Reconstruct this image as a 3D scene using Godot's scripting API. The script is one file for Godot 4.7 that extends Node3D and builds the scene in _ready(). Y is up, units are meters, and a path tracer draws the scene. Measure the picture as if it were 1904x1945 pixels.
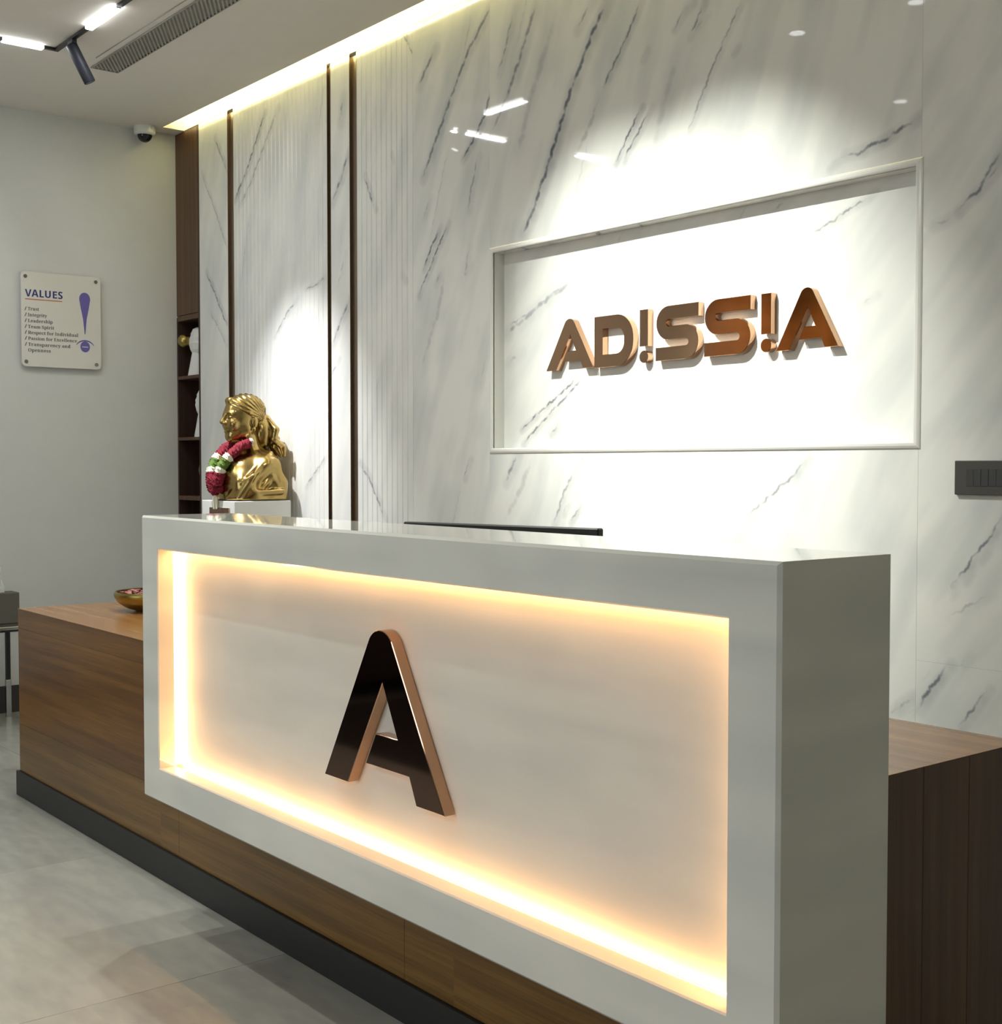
extends Node3D
# A reception: marble wall with a lit niche and bronze letters, timber counter with a marble front, a brass bust on a white pedestal.
# Units are metres. The marble wall's face is z = 0, the plain painted wall is x = 0, the floor is y = 0.

const CEIL := 3.258
var M := {}

func _ready() -> void:
	set_view()
	set_sky_and_exposure()
	set_fill_lights()
	make_materials()
	build_shell()
	build_marble_wall()
	build_shelf()
	build_counter()
	build_marble_front()
	build_sign()
	build_emblem()
	build_pedestal_and_bust()
	build_ceiling_fittings()
	build_small_things()
	build_waiting_corner()

# ---------------------------------------------------------------- view, exposure, fill lights

func set_view() -> void:
	var c := Camera3D.new()
	c.name = "camera"
	c.position = Vector3(7.1676, 1.3375, 3.2837)
	c.rotation_degrees = Vector3(-2.0353, 51.4575, 0)
	c.keep_aspect = Camera3D.KEEP_HEIGHT
	c.fov = rad_to_deg(2.0 * atan(972.5 / 2475.6445))
	c.near = 0.05
	c.far = 60.0
	c.current = true
	add_child(c)

func set_sky_and_exposure() -> void:
	var e := Environment.new()
	e.background_mode = Environment.BG_COLOR
	e.background_color = Color(0.02, 0.02, 0.022)
	e.tonemap_mode = Environment.TONE_MAPPER_LINEAR
	e.tonemap_exposure = 1.06
	e.sdfgi_enabled = true
	e.ssao_enabled = true
	e.ssil_enabled = true
	var w := WorldEnvironment.new()
	w.name = "surroundings"
	w.environment = e
	add_child(w)

func area(called: String, at: Vector3, towards: Vector3, up: Vector3, size: Vector2, energy: float, color: Color, parent: Node3D = self) -> void:
	var l := AreaLight3D.new()
	l.name = called
	l.area_size = size
	l.area_normalize_energy = true
	l.light_energy = energy
	l.light_color = color
	l.shadow_enabled = true
	l.area_range = 14.0
	parent.add_child(l, true)
	var o := parent.position if parent != self else Vector3.ZERO
	l.look_at_from_position(o + at, o + at + towards, up)

func spot(called: String, at: Vector3, aim: Vector3, angle: float, soft: float, energy: float, color: Color, size := 0.03, parent: Node3D = self) -> void:
	var l := SpotLight3D.new()
	l.name = called
	l.spot_angle = angle
	l.spot_angle_attenuation = soft
	l.light_energy = energy
	l.light_color = color
	l.light_size = size
	l.shadow_enabled = true
	l.spot_range = 14.0
	l.spot_attenuation = 2.0
	parent.add_child(l, true)
	var o := parent.position if parent != self else Vector3.ZERO
	l.look_at_from_position(o + at, o + aim, Vector3(0, 0, 1) if absf((aim - at).normalized().y) > 0.98 else Vector3.UP)

const FILL_PANELS := [Vector3(6.1, 3.2, 5.4)]
const LAMP_WHITE := Color(0.985, 0.99, 1.0)

func set_fill_lights() -> void:
	# added fill panels on the ceiling behind the viewer (their glowing faces are built with the ceiling fittings)
	for p in FILL_PANELS:
		area("fill_panel_light", p - Vector3(0, 0.02, 0), Vector3.DOWN, Vector3(0, 0, 1), Vector2(1.8, 1.2), 3.8, Color(0.96, 0.985, 1.0))
	# added fill light, placed as a window behind the viewer
	area("fill_window_light", Vector3(3.5, 1.6, 7.13), Vector3(0, 0, -1), Vector3.UP, Vector2(3.0, 2.7), 5.0, Color(0.92, 0.975, 1.0))

# ---------------------------------------------------------------- helpers: naming and meshes

func node(called: String, label := "", category := "", group := "", kind := "", at := Vector3.ZERO) -> Node3D:
	var o := Node3D.new()
	o.name = numbered(called)
	o.position = at
	add_child(o)
	tag(o, label, category, group, kind)
	return o

func numbered(called: String) -> String:
	if not has_node(NodePath(called)):
		return called
	var k := 1
	while has_node(NodePath("%s_%03d" % [called, k])):
		k += 1
	return "%s_%03d" % [called, k]

func numbered_in(parent: Node, called: String) -> String:
	if not parent.has_node(NodePath(called)):
		return called
	var k := 1
	while parent.has_node(NodePath("%s_%03d" % [called, k])):
		k += 1
	return "%s_%03d" % [called, k]

func tag(o: Node, label := "", category := "", group := "", kind := "") -> void:
	for pair in [["label", label], ["category", category], ["group", group], ["kind", kind]]:
		if pair[1] != "":
			o.set_meta(pair[0], pair[1])

func put(called: String, st: SurfaceTool, m: Material, parent: Node3D = self) -> MeshInstance3D:
	var o := MeshInstance3D.new()
	o.mesh = st.commit()
	o.mesh.surface_set_material(0, m)
	o.name = numbered_in(parent, called)
	o.cast_shadow = GeometryInstance3D.SHADOW_CASTING_SETTING_ON
	parent.add_child(o, true)
	return o

func mb() -> SurfaceTool:
	var st := SurfaceTool.new()
	st.begin(Mesh.PRIMITIVE_TRIANGLES)
	return st

func flat_uv(p: Vector3, n: Vector3) -> Vector2:
	var a := n.abs()
	if a.z >= a.x and a.z >= a.y:
		return Vector2(p.x, p.y)
	if a.x >= a.y:
		return Vector2(p.z, p.y)
	return Vector2(p.x, p.z)

func vert(st: SurfaceTool, p: Vector3, n: Vector3, fn: Vector3) -> void:
	st.set_normal(n)
	st.set_uv(flat_uv(p, fn))
	st.add_vertex(p)

func tri(st: SurfaceTool, a: Vector3, b: Vector3, c: Vector3, out: Vector3, na := Vector3.ZERO, nb := Vector3.ZERO, nc := Vector3.ZERO) -> void:
	var g := (b - a).cross(c - a)
	if g.length_squared() < 1e-16:
		return
	g = g.normalized()
	var facing := g.dot(out) > 0.0
	var n := g if facing else -g
	if na == Vector3.ZERO:
		na = n; nb = n; nc = n
	vert(st, a, na, n)
	if facing:
		vert(st, c, nc, n); vert(st, b, nb, n)
	else:
		vert(st, b, nb, n); vert(st, c, nc, n)

func quad(st: SurfaceTool, a: Vector3, b: Vector3, c: Vector3, d: Vector3, out: Vector3) -> void:
	tri(st, a, b, c, out)
	tri(st, a, c, d, out)

# a box with chamfered edges
func bx(st: SurfaceTool, lo: Vector3, hi: Vector3, b := 0.002) -> void:
	var mid := (lo + hi) / 2.0
	var h := (hi - lo) / 2.0
	b = minf(b, minf(h.x, minf(h.y, h.z)) * 0.49)
	for ax in 3:
		var u := (ax + 1) % 3
		var v := (ax + 2) % 3
		for s: float in [-1.0, 1.0]:
			var q: Array[Vector3] = []
			for k: Vector2 in [Vector2(-1, -1), Vector2(1, -1), Vector2(1, 1), Vector2(-1, 1)]:
				var p := Vector3.ZERO
				p[ax] = s * h[ax]; p[u] = k.x * (h[u] - b); p[v] = k.y * (h[v] - b)
				q.append(mid + p)
			var n := Vector3.ZERO
			n[ax] = s
			quad(st, q[0], q[1], q[2], q[3], n)
	if b <= 0.00001:
		return
	for ax in 3:
		var u := (ax + 1) % 3
		var v := (ax + 2) % 3
		for su: float in [-1.0, 1.0]:
			for sv: float in [-1.0, 1.0]:
				var q: Array[Vector3] = []
				for k: Vector2 in [Vector2(-1, 0), Vector2(1, 0), Vector2(1, 1), Vector2(-1, 1)]:
					var p := Vector3.ZERO
					p[ax] = k.x * (h[ax] - b)
					p[u] = su * (h[u] - (b if k.y > 0 else 0.0))
					p[v] = sv * (h[v] - (0.0 if k.y > 0 else b))
					q.append(mid + p)
				var n := Vector3.ZERO
				n[u] = su; n[v] = sv
				quad(st, q[0], q[1], q[2], q[3], n)
	for sx: float in [-1.0, 1.0]:
		for sy: float in [-1.0, 1.0]:
			for sz: float in [-1.0, 1.0]:
				var s := Vector3(sx, sy, sz)
				var c := mid + s * h
				tri(st, c - Vector3(0, sy * b, sz * b), c - Vector3(sx * b, 0, sz * b), c - Vector3(sx * b, sy * b, 0), s)

func box(called: String, lo: Vector3, hi: Vector3, m: Material, parent: Node3D = self, b := 0.002) -> MeshInstance3D:
	var st := mb()
	bx(st, lo, hi, b)
	return put(called, st, m, parent)

# a plate with an opening, between two rectangles in the xy plane; front edges chamfered
func ring(st: SurfaceTool, o0: Vector2, o1: Vector2, i0: Vector2, i1: Vector2, z0: float, z1: float, bo := 0.0, bi := 0.0) -> void:
	var oc := [Vector2(o0.x, o0.y), Vector2(o1.x, o0.y), Vector2(o1.x, o1.y), Vector2(o0.x, o1.y)]
	var ic := [Vector2(i0.x, i0.y), Vector2(i1.x, i0.y), Vector2(i1.x, i1.y), Vector2(i0.x, i1.y)]
	var sg := [Vector2(1, 1), Vector2(-1, 1), Vector2(-1, -1), Vector2(1, -1)]
	var ns := [Vector3(0, -1, 0), Vector3(1, 0, 0), Vector3(0, 1, 0), Vector3(-1, 0, 0)]
	for k in 4:
		var j := (k + 1) % 4
		var oa: Vector2 = oc[k]; var ob: Vector2 = oc[j]
		var ia: Vector2 = ic[k]; var ib: Vector2 = ic[j]
		var n: Vector3 = ns[k]
		var oa1: Vector2 = oa + sg[k] * bo; var ob1: Vector2 = ob + sg[j] * bo
		var ia1: Vector2 = ia - sg[k] * bi; var ib1: Vector2 = ib - sg[j] * bi
		quad(st, V(oa1, z1), V(ob1, z1), V(ib1, z1), V(ia1, z1), Vector3(0, 0, 1))
		quad(st, V(oa, z0), V(ob, z0), V(ib, z0), V(ia, z0), Vector3(0, 0, -1))
		quad(st, V(oa, z0), V(ob, z0), V(ob, z1 - bo), V(oa, z1 - bo), n)
		quad(st, V(ia, z0), V(ib, z0), V(ib, z1 - bi), V(ia, z1 - bi), -n)
		if bo > 0.0:
			quad(st, V(oa, z1 - bo), V(ob, z1 - bo), V(ob1, z1), V(oa1, z1), n + Vector3(0, 0, 1))
		if bi > 0.0:
			quad(st, V(ia, z1 - bi), V(ib, z1 - bi), V(ib1, z1), V(ia1, z1), -n + Vector3(0, 0, 1))

func V(p: Vector2, z: float) -> Vector3:
	return Vector3(p.x, p.y, z)

# a flat outline given depth along z, with a small chamfer on its front edge; smooth: angle under which sides are rounded
func extrude(st: SurfaceTool, pts: PackedVector2Array, z0: float, z1: float, b := 0.001, hole := PackedVector2Array()) -> void:
	var area2 := 0.0
	for k in pts.size():
		area2 += pts[k].cross(pts[(k + 1) % pts.size()])
	if area2 < 0.0:
		pts.reverse()
	var inner := inset(pts, b)
	if hole.is_empty():
		var t := Geometry2D.triangulate_polygon(inner)
		for k in range(0, t.size(), 3):
			tri(st, V(inner[t[k]], z1), V(inner[t[k + 1]], z1), V(inner[t[k + 2]], z1), Vector3(0, 0, 1))
			tri(st, V(pts[t[k]], z0), V(pts[t[k + 1]], z0), V(pts[t[k + 2]], z0), Vector3(0, 0, -1))
	else:
		for k in pts.size():   # as many points as the outline, matched one to one
			var j := (k + 1) % pts.size()
			quad(st, V(inner[k], z1), V(inner[j], z1), V(hole[j], z1), V(hole[k], z1), Vector3(0, 0, 1))
			quad(st, V(pts[k], z0), V(pts[j], z0), V(hole[j], z0), V(hole[k], z0), Vector3(0, 0, -1))
		walls(st, hole, z0, z1, -1.0)
	walls(st, pts, z0, z1 - b, 1.0)
	for k in pts.size():
		var j := (k + 1) % pts.size()
		var d := (pts[j] - pts[k]).normalized()
		quad(st, V(pts[k], z1 - b), V(pts[j], z1 - b), V(inner[j], z1), V(inner[k], z1), Vector3(d.y, -d.x, 1.0))

func walls(st: SurfaceTool, pts: PackedVector2Array, z0: float, z1: float, side: float) -> void:
	var n := pts.size()
	for k in n:
		var a := pts[(k + n - 1) % n]; var p := pts[k]; var q := pts[(k + 1) % n]; var c := pts[(k + 2) % n]
		var d := (q - p).normalized()
		var m := Vector3(d.y, -d.x, 0) * side
		var da := (p - a).normalized(); var dc := (c - q).normalized()
		var n0 := (m + Vector3(da.y, -da.x, 0) * side).normalized() if da.dot(d) > 0.8 else m
		var n1 := (m + Vector3(dc.y, -dc.x, 0) * side).normalized() if dc.dot(d) > 0.8 else m
		tri(st, V(p, z0), V(q, z0), V(q, z1), m, n0, n1, n1)
		tri(st, V(p, z0), V(q, z1), V(p, z1), m, n0, n1, n0)

func inset(pts: PackedVector2Array, b: float) -> PackedVector2Array:
	var out := PackedVector2Array()
	var n := pts.size()
	for k in n:
		var d0 := (pts[k] - pts[(k + n - 1) % n]).normalized()
		var d1 := (pts[(k + 1) % n] - pts[k]).normalized()
		var n0 := Vector2(-d0.y, d0.x); var n1 := Vector2(-d1.y, d1.x)
		var m := n0 + n1
		out.append(pts[k] + m * (b * 2.0 / maxf(m.length_squared(), 0.4)))
	return out

func arc(c: Vector2, r: float, a0: float, a1: float, steps: int, ry := 0.0) -> PackedVector2Array:
	var out := PackedVector2Array()
	for k in steps + 1:
		var a := deg_to_rad(lerpf(a0, a1, float(k) / steps))
		out.append(c + Vector2(cos(a) * r, sin(a) * (ry if ry > 0.0 else r)))
	return out

# a turned shape: profile of (radius, height) round the y axis at a place
func lathe(st: SurfaceTool, prof: Array, at: Vector3, seg := 32) -> void:
	for i in prof.size() - 1:
		var p: Vector2 = prof[i]; var q: Vector2 = prof[i + 1]
		var np := lathe_normal(prof, i, p, q); var nq := lathe_normal(prof, i + 1, p, q)
		for k in seg:
			var a := TAU * k / seg; var b := TAU * (k + 1) / seg
			var ca := Vector3(cos(a), 0, sin(a)); var cb := Vector3(cos(b), 0, sin(b))
			var mid := (ca + cb).normalized()
			var t := q - p
			var o := mid * t.y - Vector3(0, t.x, 0)
			var f := func(c: Vector3, r: Vector2) -> Vector3: return at + c * r.x + Vector3(0, r.y, 0)
			var g := func(c: Vector3, m: Vector2) -> Vector3: return (c * m.x + Vector3(0, m.y, 0)).normalized()
			tri(st, f.call(ca, p), f.call(cb, p), f.call(cb, q), o, g.call(ca, np), g.call(cb, np), g.call(cb, nq))
			tri(st, f.call(ca, p), f.call(cb, q), f.call(ca, q), o, g.call(ca, np), g.call(cb, nq), g.call(ca, nq))

func lathe_normal(prof: Array, i: int, p: Vector2, q: Vector2) -> Vector2:
	var own := Vector2(q.y - p.y, p.x - q.x).normalized()
	var sum := own
	for k: int in [i - 1, i]:
		if k >= 0 and k < prof.size() - 1:
			var t: Vector2 = prof[k + 1] - prof[k]
			var m := Vector2(t.y, -t.x).normalized()
			if m.dot(own) > 0.6:
				sum += m
	return sum.normalized()

# a round bar along a path, with a radius at each point
func tube(st: SurfaceTool, path: Array, radii: Array, seg := 12, lump := 0.0, lumps := 0.0) -> void:
	var rings := []
	var up := Vector3(0.31, 0.9, 0.17).normalized()
	for i in path.size():
		var d: Vector3 = (path[mini(i + 1, path.size() - 1)] - path[maxi(i - 1, 0)]).normalized()
		var s := d.cross(up).normalized()
		var t := s.cross(d).normalized()
		var row := []
		for k in seg:
			var a := TAU * k / seg
			var n := s * cos(a) + t * sin(a)
			var r: float = radii[mini(i, radii.size() - 1)]
			if lump > 0.0:
				r *= 1.0 + lump * sin(lumps * a + i * 2.1) * cos(i * 1.7 + a * 2.0) + lump * 0.7 * (fposmod(sin(i * 12.9898 + k * 78.233) * 43758.5453, 1.0) - 0.5)
			var m := n
			if lump > 0.0:   # petals catch the light every which way
				m = (n + Vector3(fposmod(sin(i * 3.7 + k * 9.1) * 917.3, 1.0) - 0.5, fposmod(sin(i * 5.3 + k * 7.7) * 531.7, 1.0) - 0.5, fposmod(sin(i * 8.9 + k * 2.3) * 713.9, 1.0) - 0.5) * 1.3).normalized()
			row.append([path[i] + n * r, m])
		rings.append(row)
	for i in path.size() - 1:
		for k in seg:
			var j := (k + 1) % seg
			var a: Array = rings[i][k]; var b: Array = rings[i][j]; var c: Array = rings[i + 1][j]; var d: Array = rings[i + 1][k]
			tri(st, a[0], b[0], c[0], a[1], a[1], b[1], c[1])
			tri(st, a[0], c[0], d[0], a[1], a[1], c[1], d[1])
	for e: int in [0, path.size() - 1]:
		var out: Vector3 = path[0] - path[1] if e == 0 else path[e] - path[e - 1]
		for k in seg:
			tri(st, path[e], rings[e][k][0], rings[e][(k + 1) % seg][0], out)

# ---------------------------------------------------------------- materials

func noise(sd: int, freq: float, octaves := 3) -> FastNoiseLite:
	var n := FastNoiseLite.new()
	n.seed = sd
	n.noise_type = FastNoiseLite.TYPE_SIMPLEX_SMOOTH
	n.frequency = freq
	n.fractal_octaves = octaves
	return n

func plain(c: Color, rough: float, metal := 0.0, spec := 0.5) -> StandardMaterial3D:
	var m := StandardMaterial3D.new()
	m.albedo_color = c
	m.roughness = rough
	m.metallic = metal
	m.metallic_specular = spec
	return m

func glow(c: Color, energy: float) -> StandardMaterial3D:
	var m := plain(Color(0.9, 0.9, 0.88), 0.6)
	m.emission_enabled = true
	m.emission = c
	m.emission_energy_multiplier = energy
	return m

# a marble field: a rectangle of wall in metres, with a mask that the veins are drawn into
func field(x0: float, y0: float, x1: float, y1: float, ppm: float) -> Dictionary:
	var w := int((x1 - x0) * ppm); var h := int((y1 - y0) * ppm)
	var mask := PackedFloat32Array()
	mask.resize(w * h)
	return {"x0": x0, "y0": y0, "x1": x1, "y1": y1, "w": w, "h": h, "ppm": ppm, "mask": mask, "rng": noise(int(x0 * 977 + y0 * 31), 1.0, 2)}

func stamp(m: Dictionary, p: Vector2, r: float, a: float) -> void:
	var cx: float = (p.x - m.x0) * m.ppm; var cy: float = (m.y1 - p.y) * m.ppm
	var rr: float = maxf(r * m.ppm, 0.7)
	var w: int = m.w; var h: int = m.h
	var mask: PackedFloat32Array = m.mask
	for y in range(maxi(0, int(cy - rr)), mini(h - 1, int(cy + rr) + 1) + 1):
		for x in range(maxi(0, int(cx - rr)), mini(w - 1, int(cx + rr) + 1) + 1):
			var d := Vector2(x + 0.5 - cx, y + 0.5 - cy).length() / rr
			if d < 1.0:
				var v := a * (1.0 - d * d)
				if v > mask[y * w + x]:
					mask[y * w + x] = v

func vein(m: Dictionary, pts: Array, width: float, dark: float) -> void:
	var rng: FastNoiseLite = m.rng
	var c := Curve2D.new()
	for k in pts.size():
		var a: Vector2 = pts[maxi(k - 1, 0)]; var b: Vector2 = pts[mini(k + 1, pts.size() - 1)]
		var t := (b - a) * 0.16
		c.add_point(pts[k], -t if k > 0 else Vector2.ZERO, t if k < pts.size() - 1 else Vector2.ZERO)
	var long := c.get_baked_length()
	var step := maxf(0.5 / float(m.ppm), width * 0.3)
	var s := 0.0
	var keep: PackedFloat32Array = m.mask
	while s < long:
		var p := c.sample_baked(s)
		var ahead := (c.sample_baked(minf(s + 0.01, long)) - c.sample_baked(maxf(s - 0.01, 0.0))).normalized()
		var off := rng.get_noise_2d(p.x * 22.0, p.y * 22.0) * 0.007 + rng.get_noise_2d(p.x * 90.0 + 40.0, p.y * 90.0) * 0.002
		var ends := clampf(minf(s, long - s) / 0.05, 0.25, 1.0)
		var strength := clampf(0.82 + 0.8 * rng.get_noise_2d(s * 20.0 + pts[0].x * 50.0, 7.3), 0.25, 1.0) * ends
		var q := p + Vector2(-ahead.y, ahead.x) * off
		var wide := width * (1.0 + 0.9 * strength)
		stamp(m, q, wide, minf(dark * 1.3, 0.85) * strength)
		s += step
	s = 0.0
	while s < long:   # the grey bloom beside a vein
		var p := c.sample_baked(s)
		stamp(m, p + Vector2(0.012, 0.0), width * 7.0, dark * 0.30 * (0.7 + 0.6 * rng.get_noise_2d(p.x * 14.0, p.y * 14.0)))
		s += width * 1.4

func marble(m: Dictionary, base: Color, ink: Color, rough: float, cloud := 0.05, slope := 0.42, extra := 0, faint := 0.16, lying := false) -> StandardMaterial3D:
	var w: int = m.w; var h: int = m.h
	var rng: FastNoiseLite = m.rng
	for k in extra:   # the thin hairs that run along with the big veins
		var a := Vector2(lerpf(m.x0, m.x1, fposmod(k * 0.6180339, 1.0)), lerpf(m.y0, m.y1, fposmod(k * 0.7548776 + 0.13, 1.0)))
		var l := 0.12 + 0.35 * fposmod(k * 0.347, 1.0)
		vein(m, [a, a + Vector2(l * slope, l)], 0.0026 + 0.002 * fposmod(k * 0.71, 1.0), faint * (0.4 + fposmod(k * 0.91, 1.0)))
	var n1 := noise(11 + w, 1.0, 4); var n2 := noise(29 + h, 1.0, 3)
	var data := PackedByteArray()
	data.resize(w * h * 3)
	var mask: PackedFloat32Array = m.mask
	var small := 4
	var sw := w / small + 2
	var clouds := PackedFloat32Array()
	clouds.resize(sw * (h / small + 2))
	for y in h / small + 2:
		for x in sw:
			var px: float = m.x0 + x * small / m.ppm; var py: float = m.y1 - y * small / m.ppm
			var along := px * 0.92 - py * slope * 0.92; var across := px * slope + py
			if lying:
				along = py * 1.3; across = px
			clouds[y * sw + x] = cloud * (n1.get_noise_2d(along * 5.5, across * 0.9) + 0.5 * n2.get_noise_2d(px * 2.2, py * 2.2))
	var i := 0
	for y in h:
		var fy := float(y) / small; var iy := int(fy); fy -= iy
		for x in w:
			var fx := float(x) / small; var ix := int(fx); fx -= ix
			var o := iy * sw + ix
			var c := lerpf(lerpf(clouds[o], clouds[o + 1], fx), lerpf(clouds[o + sw], clouds[o + sw + 1], fx), fy)
			var v := mask[y * w + x]
			var g := minf(c, 0.02)
			data[i] = clampi(int(255.0 * (lerpf(base.r, ink.r, v) + g * 1.15)), 0, 255)
			data[i + 1] = clampi(int(255.0 * (lerpf(base.g, ink.g, v) + g)), 0, 255)
			data[i + 2] = clampi(int(255.0 * (lerpf(base.b, ink.b, v) + g * 0.85)), 0, 255)
			i += 3
	var im := Image.create_from_data(w, h, false, Image.FORMAT_RGB8, data)
	var s := StandardMaterial3D.new()
	s.albedo_texture = ImageTexture.create_from_image(im)
	s.roughness = rough
	s.uv1_scale = Vector3(1.0 / (m.x1 - m.x0), -1.0 / (m.y1 - m.y0), 1)
	s.uv1_offset = Vector3(-m.x0 / (m.x1 - m.x0), m.y1 / (m.y1 - m.y0), 0)
	return s

# veneer: grain runs along u (or along v when upright)
func wood(dark: Color, light: Color, sd: int, upright: bool, rough: float, size := Vector2(1.6, 0.8)) -> StandardMaterial3D:
	var w := 512; var h := 512
	var n1 := noise(sd, 1.0, 4); var n2 := noise(sd + 5, 1.0, 2); var n3 := noise(sd + 9, 1.0, 3)
	var data := PackedByteArray()
	data.resize(w * h * 3)
	var i := 0
	for y in h:
		for x in w:
			var a := (y if upright else x) / 512.0; var c := (x if upright else y) / 512.0
			var wav := n2.get_noise_2d(a * 1.2, c * 2.0) * 0.012
			var t := 0.5 + 0.55 * n1.get_noise_2d(a * 0.7, (c + wav) * 16.0) + 0.32 * n3.get_noise_2d(a * 5.0, (c + wav) * 120.0) + 0.3 * n2.get_noise_2d(a * 1.1 + 9.0, c * 2.6)
			t = clampf(t, 0.0, 1.0)
			data[i] = int(255.0 * lerpf(dark.r, light.r, t))
			data[i + 1] = int(255.0 * lerpf(dark.g, light.g, t))
			data[i + 2] = int(255.0 * lerpf(dark.b, light.b, t))
			i += 3
	var s := StandardMaterial3D.new()
	s.albedo_texture = ImageTexture.create_from_image(Image.create_from_data(w, h, false, Image.FORMAT_RGB8, data))
	s.roughness = rough
	if upright:
		size = Vector2(size.y, size.x)
	s.uv1_scale = Vector3(1.0 / size.x, -1.0 / size.y, 1)
	return s

# soft mottling for plaster, tile and stone
func mottled(base: Color, amount: float, sd: int, rough: float, fx: float, fy: float, size: float) -> StandardMaterial3D:
	var n := 256
	var a := noise(sd, 1.0, 5); var b := noise(sd + 3, 1.0, 3)
	var data := PackedByteArray()
	data.resize(n * n * 3)
	var i := 0
	for y in n:
		for x in n:
			var u := x / float(n); var v := y / float(n)
			# wrap by blending two copies
			var k := a.get_noise_2d(u * fx, v * fy) * (1.0 - u) + a.get_noise_2d((u - 1.0) * fx, v * fy) * u
			k = k * 0.7 + 0.5 * b.get_noise_2d(u * fx * 4.0, v * fy * 4.0)
			var g := 1.0 + amount * k
			data[i] = clampi(int(255.0 * base.r * g), 0, 255)
			data[i + 1] = clampi(int(255.0 * base.g * g), 0, 255)
			data[i + 2] = clampi(int(255.0 * base.b * g * (1.0 - amount * 0.2 * k)), 0, 255)
			i += 3
	var s := StandardMaterial3D.new()
	s.albedo_texture = ImageTexture.create_from_image(Image.create_from_data(n, n, false, Image.FORMAT_RGB8, data))
	s.roughness = rough
	s.uv1_scale = Vector3(1.0 / size, -1.0 / size, 1)
	return s

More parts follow.
